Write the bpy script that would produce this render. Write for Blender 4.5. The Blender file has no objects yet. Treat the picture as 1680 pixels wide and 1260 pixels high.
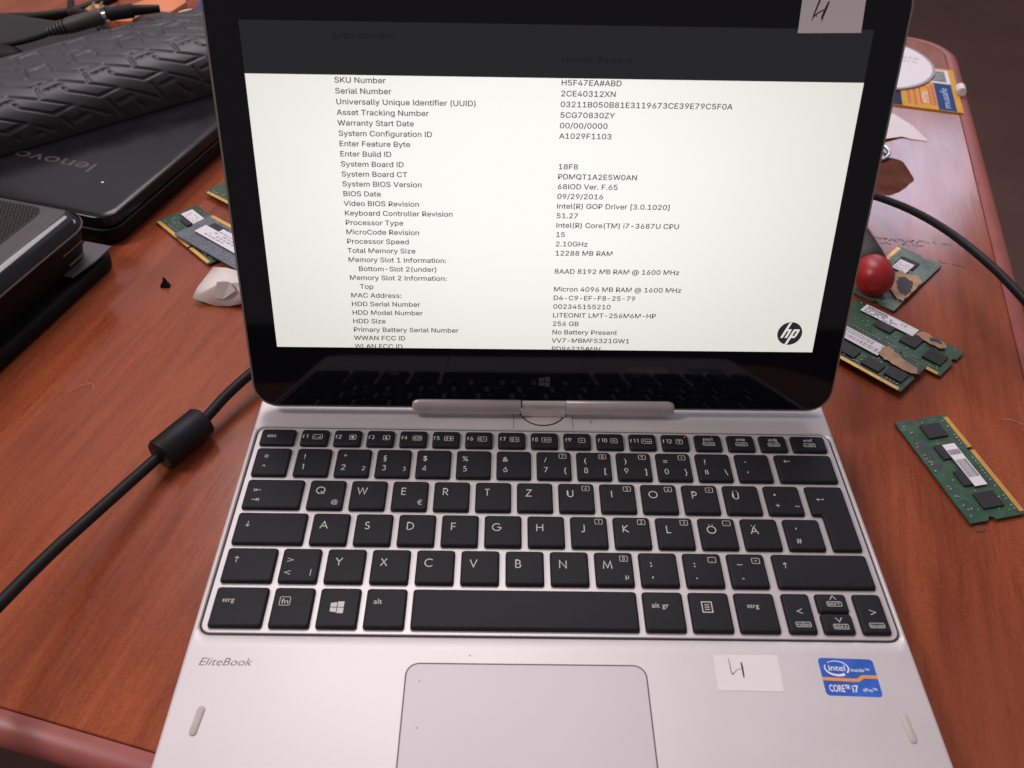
import bpy, bmesh, math, random
from mathutils import Matrix, Vector
random.seed(7)
MM = 0.001
SC = bpy.context.scene
COL = SC.collection

# ------------------------------------------------------------------ camera, light, exposure
cam_d = bpy.data.cameras.new('camera')
cam = bpy.data.objects.new('camera', cam_d); COL.objects.link(cam)
CR = ((0.99983, 0.00203, 0.01814), (0.01462, -0.68411, -0.72923), (0.01093, 0.72938, -0.68402))
cam.matrix_world = Matrix(((CR[0][0], -CR[1][0], -CR[2][0], -20.811*MM),
                           (CR[0][1], -CR[1][1], -CR[2][1], -183.489*MM),
                           (CR[0][2], -CR[1][2], -CR[2][2], 309.433*MM), (0, 0, 0, 1)))
cam_d.sensor_width = 36.0
cam_d.lens = 1427.9/1680*36.0
cam_d.clip_start = 0.02; cam_d.clip_end = 30
cam_d.dof.use_dof = True; cam_d.dof.focus_distance = 0.43; cam_d.dof.aperture_fstop = 17
SC.camera = cam

world = bpy.data.worlds.new('World'); SC.world = world; world.use_nodes = True
bg = world.node_tree.nodes['Background']
bg.inputs['Color'].default_value = (1.0, 0.88, 0.89, 1); bg.inputs['Strength'].default_value = 0.245

def area(name, loc, target, sx, sy, power, color):
    l = bpy.data.lights.new(name, 'AREA'); l.shape = 'RECTANGLE'; l.size = sx; l.size_y = sy
    l.energy = power; l.color = color
    o = bpy.data.objects.new(name, l); COL.objects.link(o); o.location = loc
    o.rotation_euler = (Vector(target)-Vector(loc)).to_track_quat('-Z', 'Y').to_euler()
    return o
area('window_light_left', (-1.5, -0.1, 1.7), (-0.05, 0.05, 0), 0.5, 0.5, 20, (1.0, 0.92, 0.92))
area('skylight_above', (-0.30, 1.65, 2.5), (-0.05, 0.0, 0), 1.25, 1.25, 39, (1.0, 0.905, 0.935))
area('window_wall_back', (-0.2, 2.3, 2.0), (0, 0.1, 0), 3.0, 1.6, 6, (0.95, 0.90, 1.0))
area('window_light_back', (1.02, 2.05, 0.92), (0.28, 0.42, 0), 0.55, 0.34, 4.0, (0.70, 0.76, 1.0))

SC.view_settings.view_transform = 'Standard'; SC.view_settings.look = 'None'
SC.view_settings.gamma = 1; SC.view_settings.exposure = 0; SC.view_settings.use_curve_mapping = False

# ------------------------------------------------------------------ materials
MATS = {}
def mat(name, col, rough=0.5, metal=0.0, spec=0.5, var=0.0, vscale=60, bump=0.0, bscale=900, emit=None, estr=1.0, coat=0.0, rvar=0.0, alpha=1.0, trans=0.0):
    if name in MATS: return MATS[name]
    m = bpy.data.materials.new(name); m.use_nodes = True; nt = m.node_tree
    b = nt.nodes['Principled BSDF']
    b.inputs['Base Color'].default_value = (*col, 1); b.inputs['Roughness'].default_value = rough
    b.inputs['Metallic'].default_value = metal; b.inputs['Specular IOR Level'].default_value = spec
    b.inputs['Coat Weight'].default_value = coat; b.inputs['Alpha'].default_value = alpha
    b.inputs['Transmission Weight'].default_value = trans
    if emit:
        b.inputs['Emission Color'].default_value = (*emit, 1); b.inputs['Emission Strength'].default_value = estr
    if var or rvar or bump:
        tc = nt.nodes.new('ShaderNodeTexCoord')
    if var or rvar:
        n = nt.nodes.new('ShaderNodeTexNoise'); n.inputs['Scale'].default_value = vscale; n.inputs['Detail'].default_value = 6
        nt.links.new(tc.outputs['Object'], n.inputs['Vector'])
        if var:
            r = nt.nodes.new('ShaderNodeValToRGB')
            r.color_ramp.elements[0].position = 0.3; r.color_ramp.elements[1].position = 0.7
            r.color_ramp.elements[0].color = (*[c*(1-var) for c in col], 1); r.color_ramp.elements[1].color = (*[min(1, c*(1+var)) for c in col], 1)
            nt.links.new(n.outputs['Fac'], r.inputs['Fac']); nt.links.new(r.outputs['Color'], b.inputs['Base Color'])
        if rvar:
            mr = nt.nodes.new('ShaderNodeMapRange'); mr.inputs['From Min'].default_value = .3; mr.inputs['From Max'].default_value = .7
            mr.inputs['To Min'].default_value = max(.02, rough-rvar); mr.inputs['To Max'].default_value = min(1, rough+rvar)
            nt.links.new(n.outputs['Fac'], mr.inputs['Value']); nt.links.new(mr.outputs['Result'], b.inputs['Roughness'])
    if bump:
        n2 = nt.nodes.new('ShaderNodeTexNoise'); n2.inputs['Scale'].default_value = bscale; n2.inputs['Detail'].default_value = 3
        nt.links.new(tc.outputs['Object'], n2.inputs['Vector'])
        bp = nt.nodes.new('ShaderNodeBump'); bp.inputs['Strength'].default_value = bump; bp.inputs['Distance'].default_value = 0.0004
        nt.links.new(n2.outputs['Fac'], bp.inputs['Height']); nt.links.new(bp.outputs['Normal'], b.inputs['Normal'])
    MATS[name] = m
    return m

def wood(name='cherry_wood'):
    m = bpy.data.materials.new(name); m.use_nodes = True; nt = m.node_tree; L = nt.links
    b = nt.nodes['Principled BSDF']
    tc = nt.nodes.new('ShaderNodeTexCoord')
    def noise(sx, sy, scale, detail, rough=.55, dist=0.0):
        mp = nt.nodes.new('ShaderNodeMapping'); mp.inputs['Scale'].default_value = (sx, sy, 1)
        n = nt.nodes.new('ShaderNodeTexNoise'); n.inputs['Scale'].default_value = scale; n.inputs['Detail'].default_value = detail
        n.inputs['Roughness'].default_value = rough; n.inputs['Distortion'].default_value = dist
        L.new(tc.outputs['Object'], mp.inputs['Vector']); L.new(mp.outputs['Vector'], n.inputs['Vector']); return n
    def ramp(n, p0, c0, p1, c1):
        r = nt.nodes.new('ShaderNodeValToRGB'); e = r.color_ramp.elements
        e[0].position = p0; e[0].color = (*c0, 1); e[1].position = p1; e[1].color = (*c1, 1)
        L.new(n.outputs['Fac'], r.inputs['Fac']); return r
    def mix(kind, fac, a, c):
        x = nt.nodes.new('ShaderNodeMix'); x.data_type = 'RGBA'; x.blend_type = kind
        if isinstance(fac, float): x.inputs[0].default_value = fac
        else: L.new(fac, x.inputs[0])
        L.new(a, x.inputs[6]); L.new(c, x.inputs[7]); return x.outputs[2]
    big = ramp(noise(1, .16, 34, 3, .5, .6), .32, (.245, .054, .023), .70, (.395, .096, .038))
    fine = ramp(noise(1, .05, 260, 5, .7), .30, (.66, .61, .59), .60, (1, 1, 1))
    col = mix('MULTIPLY', .75, big.outputs['Color'], fine.outputs['Color'])
    streak = ramp(noise(1, .035, 95, 3, .6, .3), .36, (.52, .44, .42), .52, (1, 1, 1))
    col = mix('MULTIPLY', .28, col, streak.outputs['Color'])
    pores = ramp(noise(1, .07, 700, 2, .5), .28, (.45, .38, .36), .40, (1, 1, 1))
    col = mix('MULTIPLY', .30, col, pores.outputs['Color'])
    speck = ramp(noise(1, .5, 1500, 2, .5), .35, (.80, .76, .75), .6, (1.06, 1.06, 1.06))
    col = mix('MULTIPLY', .8, col, speck.outputs['Color'])
    dull = ramp(noise(1, 1, 9, 4, .6), .4, (.0, .0, .0), .75, (1, 1, 1))
    grey = nt.nodes.new('ShaderNodeRGB'); grey.outputs[0].default_value = (.29, .085, .046, 1)
    dm = nt.nodes.new('ShaderNodeMath'); dm.operation = 'MULTIPLY'; dm.inputs[1].default_value = .45
    L.new(dull.outputs['Color'], dm.inputs[0])
    col = mix('MIX', dm.outputs[0], col, grey.outputs[0])
    L.new(col, b.inputs['Base Color'])
    rr = nt.nodes.new('ShaderNodeMapRange'); rr.inputs['From Min'].default_value = .3; rr.inputs['From Max'].default_value = .7
    rr.inputs['To Min'].default_value = .13; rr.inputs['To Max'].default_value = .20
    rn = noise(1, .3, 45, 5); L.new(rn.outputs['Fac'], rr.inputs['Value']); L.new(rr.outputs['Result'], b.inputs['Roughness'])
    b.inputs['Specular IOR Level'].default_value = .34
    bp = nt.nodes.new('ShaderNodeBump'); bp.inputs['Strength'].default_value = .12; bp.inputs['Distance'].default_value = .0003
    bn = noise(1, .05, 500, 4, .7); L.new(bn.outputs['Fac'], bp.inputs['Height']); L.new(bp.outputs['Normal'], b.inputs['Normal'])
    return m

M_ALU = mat('silver_deck', (.62, .575, .588), .42, .25, .5, var=.035, vscale=30, bump=.07, bscale=5000, rvar=.025)
M_TRAY = mat('silver_tray', (.60, .555, .565), .38, .3, .5, var=.02, vscale=25)
M_PAD = mat('trackpad_silver', (.585, .55, .572), .45, .12, .4, var=.015, vscale=20)
M_HINGE = mat('hinge_metal', (.52, .465, .45), .42, .45, .5, var=.05, vscale=80)
M_RIM = mat('lid_rim_metal', (.30, .265, .25), .35, .7)
M_LIDBACK = mat('lid_back_silver', (.55, .51, .51), .4, .3)
M_KEY = mat('key_plastic', (.0095, .0092, .0125), .55, 0, .26, var=.12, vscale=180, bump=.12, bscale=3500)
M_LEG = mat('legend_paint', (.66, .63, .60), .6)
M_BLACKGAP = mat('black_gasket', (.035, .03, .04), .7)
M_SEAM = mat('seam_shadow_gap', (.10, .085, .10), .8)
M_GLASS = mat('bezel_glass', (.0030, .0036, .0065), .045, 0, .32, rvar=.015, vscale=30)
M_LIT = mat('display_lit', (.01, .01, .01), .12, 0, .3, emit=(1.0, .955, .845), estr=.90)
M_DIM = mat('display_dim', (.01, .01, .012), .10, 0, .3, emit=(.90, .92, 1.0), estr=.013)
def backlight(m):                                   # uneven backlight of the old panel: brightest above the middle
    nt = m.node_tree; b = nt.nodes['Principled BSDF']
    tc = nt.nodes.new('ShaderNodeTexCoord'); mp = nt.nodes.new('ShaderNodeMapping'); mp.vector_type = 'TEXTURE'
    mp.inputs['Location'].default_value = (-.012, .082, 0); mp.inputs['Scale'].default_value = (.19, .125, 1)
    g = nt.nodes.new('ShaderNodeTexGradient'); g.gradient_type = 'SPHERICAL'
    r = nt.nodes.new('ShaderNodeValToRGB'); r.color_ramp.interpolation = 'EASE'
    r.color_ramp.elements[0].color = (.74, .73, .67, 1); r.color_ramp.elements[1].color = (1, .99, .945, 1); r.color_ramp.elements[1].position = .85
    nt.links.new(tc.outputs['Object'], mp.inputs['Vector']); nt.links.new(mp.outputs['Vector'], g.inputs['Vector'])
    nt.links.new(g.outputs['Fac'], r.inputs['Fac']); nt.links.new(r.outputs['Color'], b.inputs['Emission Color'])
    b.inputs['Emission Strength'].default_value = .97
backlight(M_LIT)
M_TXT = mat('display_text', (.01, .01, .01), .2, 0, .3, emit=(1, .95, .88), estr=.03)
M_TXT2 = mat('display_text_dim', (.006, .006, .008), .2, 0, .3, emit=(1, .95, 1), estr=.007)
M_LOGO = mat('display_logo', (.01, .01, .014), .2, 0, .3, emit=(.7, .7, 1), estr=.022)
M_WINL = mat('bezel_logo_grey', (.045, .045, .055), .4)
M_PAPER = mat('white_paper', (.80, .74, .755), .85, 0, .2, var=.03, vscale=40)
M_INK = mat('pen_ink', (.035, .012, .045), .6)
M_PRINTGREY = mat('grey_print', (.10, .085, .105), .6)
M_RUBBER = mat('beige_bumper', (.52, .45, .40), .7, var=.05, vscale=200)
M_BLUE = mat('sticker_blue', (.030, .120, .52), .3, .1, .5, var=.25, vscale=90)
M_ORANGE = mat('sticker_orange', (.80, .33, .05), .35)
M_STW = mat('sticker_white', (.78, .78, .86), .4)
M_WOOD = wood()
M_RIMWOOD = mat('painted_edge', (.31, .080, .065), .42, 0, .4, var=.18, vscale=30, rvar=.08)
M_DARK = mat('black_plastic', (.006, .0055, .0065), .55, 0, .16, var=.15, vscale=70, bump=.05, bscale=2500)
M_GLOSSBLK = mat('gloss_black', (.007, .007, .010), .12, 0, .5)
M_CABLE = mat('cable_rubber', (.008, .008, .010), .5, 0, .25, var=.15, vscale=150)
M_FLOOR = mat('dark_floor', (.092, .047, .039), .75, 0, .3, var=.12, vscale=6)

# ------------------------------------------------------------------ geometry helpers (all in millimetres)
class MB:
    def __init__(s): s.v = []; s.f = []
    def add(s, vs, fs):
        o = len(s.v); s.v += [tuple(v) for v in vs]; s.f += [tuple(i+o for i in f) for f in fs]; return s
    def box(s, x0, x1, y0, y1, z0, z1, M=None):
        vs = [(x, y, z) for z in (z0, z1) for y in (y0, y1) for x in (x0, x1)]
        if M: vs = [M @ Vector(v) for v in vs]
        return s.add(vs, [(0, 2, 3, 1), (4, 5, 7, 6), (0, 1, 5, 4), (1, 3, 7, 5), (3, 2, 6, 7), (2, 0, 4, 6)])
    def loops(s, loops, cap0=True, cap1=True, closed=True):
        n = len(loops[0]); o = len(s.v)
        for l in loops: s.v += [tuple(p) for p in l]
        for k in range(len(loops)-1):
            for i in range(n if closed else n-1):
                a = o+k*n+i; b = o+k*n+(i+1) % n
                s.f.append((a, b, b+n, a+n))
        if cap0: s.f.append(tuple(o+i for i in reversed(range(n))))
        if cap1: s.f.append(tuple(o+(len(loops)-1)*n+i for i in range(n)))
        return s
    def prism(s, poly, z0, z1):
        return s.loops([[(x, y, z0) for x, y in poly], [(x, y, z1) for x, y in poly]])
    def flat(s, poly, z): 
        return s.add([(x, y, z) for x, y in poly], [tuple(range(len(poly)))])
    def ribbon(s, pts, w, z, closed=False, wf=None):
        P = [Vector((p[0], p[1])) for p in pts]; n = len(P); l = []; r = []
        for i in range(n):
            a = P[(i-1) % n] if (closed or i > 0) else None; c = P[(i+1) % n] if (closed or i < n-1) else None
            d1 = (P[i]-a).normalized() if a is not None else None; d2 = (c-P[i]).normalized() if c is not None else None
            if d1 is None: d1 = d2
            if d2 is None: d2 = d1
            t = d1+d2
            t = t.normalized() if t.length > 1e-4 else d2
            nn = Vector((-t.y, t.x)); k = max(.45, nn.dot(Vector((-d2.y, d2.x))))
            h = (wf[i] if wf else w)/2/k
            l.append(P[i]+nn*h); r.append(P[i]-nn*h)
        vs = [(p.x, p.y, z) for p in l]+[(p.x, p.y, z) for p in r]
        fs = [(n+i, n+(i+1) % n, (i+1) % n, i) for i in range(n if closed else n-1)]
        return s.add(vs, fs)
    def tube(s, pts, r, seg=14, caps=True):
        P = [Vector(p) for p in pts]; n = len(P); rs = r if isinstance(r, (list, tuple)) else [r]*n
        up = None; loops = []
        for i in range(n):
            t = (P[min(i+1, n-1)]-P[max(i-1, 0)]).normalized()
            if up is None:
                up = Vector((0, 0, 1)) if abs(t.z) < .9 else Vector((1, 0, 0))
            x = t.cross(up).normalized(); up = x.cross(t).normalized()
            loops.append([P[i]+(x*math.cos(2*math.pi*k/seg)+up*math.sin(2*math.pi*k/seg))*rs[i] for k in range(seg)])
        return s.loops(loops, caps, caps)
    def text(s, body, x, y, size, z=0, align='LEFT', width=None, shear=0, off=0.0, sx=1.0, rot=0):
        vs, fs = glyphs(body, shear, off)
        if not vs: return s
        x0 = min(v[0] for v in vs); x1 = max(v[0] for v in vs)
        kx = size*sx
        if width: kx = width/(x1-x0)
        dx = {'LEFT': -x0, 'CENTER': -(x0+x1)/2, 'RIGHT': -x1}[align]
        ca, sa = math.cos(rot), math.sin(rot)
        out = []
        for v in vs:
            a = (v[0]+dx)*kx; b = v[1]*size
            out.append((x+a*ca-b*sa, y+a*sa+b*ca, z))
        return s.add(out, fs)
    def mesh(s, name, m, smooth=None):
        me = bpy.data.meshes.new(name)
        me.from_pydata([(a*MM, b*MM, c*MM) for a, b, c in s.v], [], s.f)
        for mm in (m if isinstance(m, (list, tuple)) else [m]): me.materials.append(mm)
        if smooth is not None:
            for p in me.polygons: p.use_smooth = True
            me.set_sharp_from_angle(angle=math.radians(smooth))
        me.update()
        return me
    def obj(s, name, m, parent=None, smooth=None, loc=None):
        return link(name, s.mesh(name, m, smooth), parent, loc)

def link(name, me, parent=None, loc=None):
    o = bpy.data.objects.new(name, me); COL.objects.link(o)
    if parent is not None:
        o.parent = parent
    if loc: o.location = [c*MM for c in loc]
    return o
def thing(name, label, cat, loc=(0, 0, 0), rz=0.0, group=None, rot=None):
    o = bpy.data.objects.new(name, None); COL.objects.link(o); o.empty_display_size = .02
    o.location = [c*MM for c in loc]; o.rotation_euler = rot if rot else (0, 0, rz)
    tag(o, label, cat, group); return o
def tag(o, label, cat, group=None):
    o['label'] = label; o['category'] = cat
    if group: o['group'] = group
    return o
_G = {}
def glyphs(body, shear, off):
    k = (body, shear, off)
    if k not in _G:
        c = bpy.data.curves.new('t', 'FONT'); c.body = body; c.shear = shear; c.offset = off; c.resolution_u = 3; c.fill_mode = 'FRONT'
        o = bpy.data.objects.new('t', c)
        me = bpy.data.meshes.new_from_object(o)
        _G[k] = ([tuple(v.co) for v in me.vertices], [tuple(p.vertices) for p in me.polygons])
        bpy.data.objects.remove(o); bpy.data.meshes.remove(me); bpy.data.curves.remove(c)
    return _G[k]
def rrect(x0, y0, x1, y1, r, z=0, n=5):
    rs = r if isinstance(r, (list, tuple)) else (r,)*4       # order: top-right, top-left, bottom-left, bottom-right
    out = []
    for (cx, cy, a0, rr) in ((x1-rs[0], y1-rs[0], 0, rs[0]), (x0+rs[1], y1-rs[1], 90, rs[1]), (x0+rs[2], y0+rs[2], 180, rs[2]), (x1-rs[3], y0+rs[3], 270, rs[3])):
        for k in range(n):
            a = math.radians(a0+90*k/(n-1)); out.append((cx+rr*math.cos(a), cy+rr*math.sin(a), z))
    return out
def xy(l): return [(p[0], p[1]) for p in l]
def arc(cx, cy, rx, ry, a0, a1, n=14):
    return [(cx+rx*math.cos(math.radians(a0+(a1-a0)*k/n)), cy+ry*math.sin(math.radians(a0+(a1-a0)*k/n))) for k in range(n+1)]
def catmull(P, n=8):
    P = [Vector(p) for p in P]; out = []
    for i in range(len(P)-1):
        p0 = P[max(i-1, 0)]; p1 = P[i]; p2 = P[i+1]; p3 = P[min(i+2, len(P)-1)]
        for k in range(n):
            t = k/n
            out.append(.5*((2*p1)+(p2-p0)*t+(2*p0-5*p1+4*p2-p3)*t*t+(3*p1-p0-3*p2+p3)*t**3))
    out.append(P[-1]); return out

# thin geometric stroke alphabet used on the key caps (unit cap height)
def _o(cx, cy, rx, ry, a0=0, a1=360, n=20): return arc(cx, cy, rx, ry, a0, a1, n)
SF = {
 'A': (.86, [[(0, 0), (.43, 1), (.86, 0)], [(.15, .34), (.71, .34)]]),
 'B': (.55, [[(0, 0), (0, 1), (.26, 1)]+_o(.26, .76, .22, .24, 90, -90, 8)+[(0, .52)], [(.26, .52)]+_o(.28, .26, .27, .26, 90, -90, 8)+[(0, 0)]]),
 'C': (.85, [_o(.5, .5, .5, .5, 48, 312)]),
 'D': (.72, [[(0, 0), (0, 1), (.22, 1)]+_o(.22, .5, .5, .5, 90, -90, 14)+[(0, 0)]]),
 'E': (.50, [[(.5, 1), (0, 1), (0, 0), (.5, 0)], [(0, .52), (.47, .52)]]),
 'F': (.48, [[(.48, 1), (0, 1), (0, 0)], [(0, .5), (.45, .5)]]),
 'G': (.98, [_o(.5, .5, .5, .5, 45, 352)+[(.98, .48), (.55, .48)]]),
 'H': (.70, [[(0, 0), (0, 1)], [(.7, 0), (.7, 1)], [(0, .53), (.7, .53)]]),
 'I': (.05, [[(.02, 0), (.02, 1)]]),
 'J': (.38, [[(.36, 1), (.36, .2)]+_o(.18, .17, .18, .2, 0, -150, 8)]),
 'K': (.64, [[(0, 0), (0, 1)], [(.58, 1), (.02, .5), (.64, 0)]]),
 'L': (.46, [[(0, 1), (0, 0), (.46, 0)]]),
 'M': (.98, [[(0, 0), (.14, 1), (.49, .12), (.84, 1), (.98, 0)]]),
 'N': (.74, [[(0, 0), (0, 1), (.74, 0), (.74, 1)]]),
 'O': (1.0, [_o(.5, .5, .5, .5)]),
 'P': (.52, [[(0, 0), (0, 1), (.26, 1)]+_o(.26, .73, .26, .27, 90, -90, 8)+[(0, .46)]]),
 'Q': (1.0, [_o(.5, .5, .5, .5), [(.55, .36), (.98, -.06)]]),
 'R': (.56, [[(0, 0), (0, 1), (.26, 1)]+_o(.26, .74, .26, .26, 90, -90, 8)+[(0, .48)], [(.2, .48), (.56, 0)]]),
 'S': (.52, [_o(.27, .75, .22, .24, 30, 250, 10)+_o(.26, .26, .25, .26, 80, -150, 10)]),
 'T': (.60, [[(0, 1), (.6, 1)], [(.3, 1), (.3, 0)]]),
 'U': (.64, [[(0, 1), (0, .32)]+_o(.32, .32, .32, .32, 180, 360, 10)+[(.64, 1)]]),
 'V': (.78, [[(0, 1), (.39, 0), (.78, 1)]]),
 'W': (1.14, [[(0, 1), (.28, 0), (.57, .96), (.86, 0), (1.14, 1)]]),
 'X': (.70, [[(0, 0), (.66, 1)], [(.04, 1), (.7, 0)]]),
 'Y': (.72, [[(0, 1), (.36, .48), (.72, 1)], [(.36, .48), (.36, 0)]]),
 'Z': (.66, [[(.02, 1), (.64, 1), (0, 0), (.66, 0)]]),
 '0': (.54, [_o(.27, .5, .27, .5)]), '1': (.2, [[(0, .94), (.2, 1), (.2, 0)]]),
 '2': (.54, [_o(.27, .73, .25, .27, 170, -35, 10)+[(0, 0), (.54, 0)]]),
 '3': (.52, [_o(.25, .76, .22, .24, 150, -80, 10), _o(.25, .27, .26, .27, 95, -150, 10)]),
 '4': (.58, [[(.42, 0), (.42, 1), (0, .25), (.58, .25)]]),
 '5': (.52, [[(.48, 1), (.14, 1), (.08, .56)]+_o(.22, .32, .29, .32, 110, -140, 10)]),
 '6': (.54, [[(.38, 1), (.05, .45)], _o(.27, .3, .27, .3)]),
 '7': (.54, [[(0, 1), (.54, 1), (.14, 0)]]),
 '8': (.50, [_o(.25, .76, .20, .24), _o(.25, .27, .25, .27)]),
 '9': (.54, [_o(.27, .7, .27, .3), [(.5, .58), (.16, 0)]]),
}
def sglyph(mb, ch, cx, cy, h, w=.36, z=0):
    uml = {'\u00dc': 'U', '\u00d6': 'O', '\u00c4': 'A'}.get(ch)
    wd, st = SF[uml or ch]
    for s in st: mb.ribbon([(cx+(p[0]-wd/2)*h, cy+(p[1]-.5)*h) for p in s], w, z)
    if uml:
        for d in (-.2, .2): mb.flat(xy(rrect(cx+d*h-.24, cy+.64*h, cx+d*h+.24, cy+.64*h+.48, .2, n=3)), z)

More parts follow.
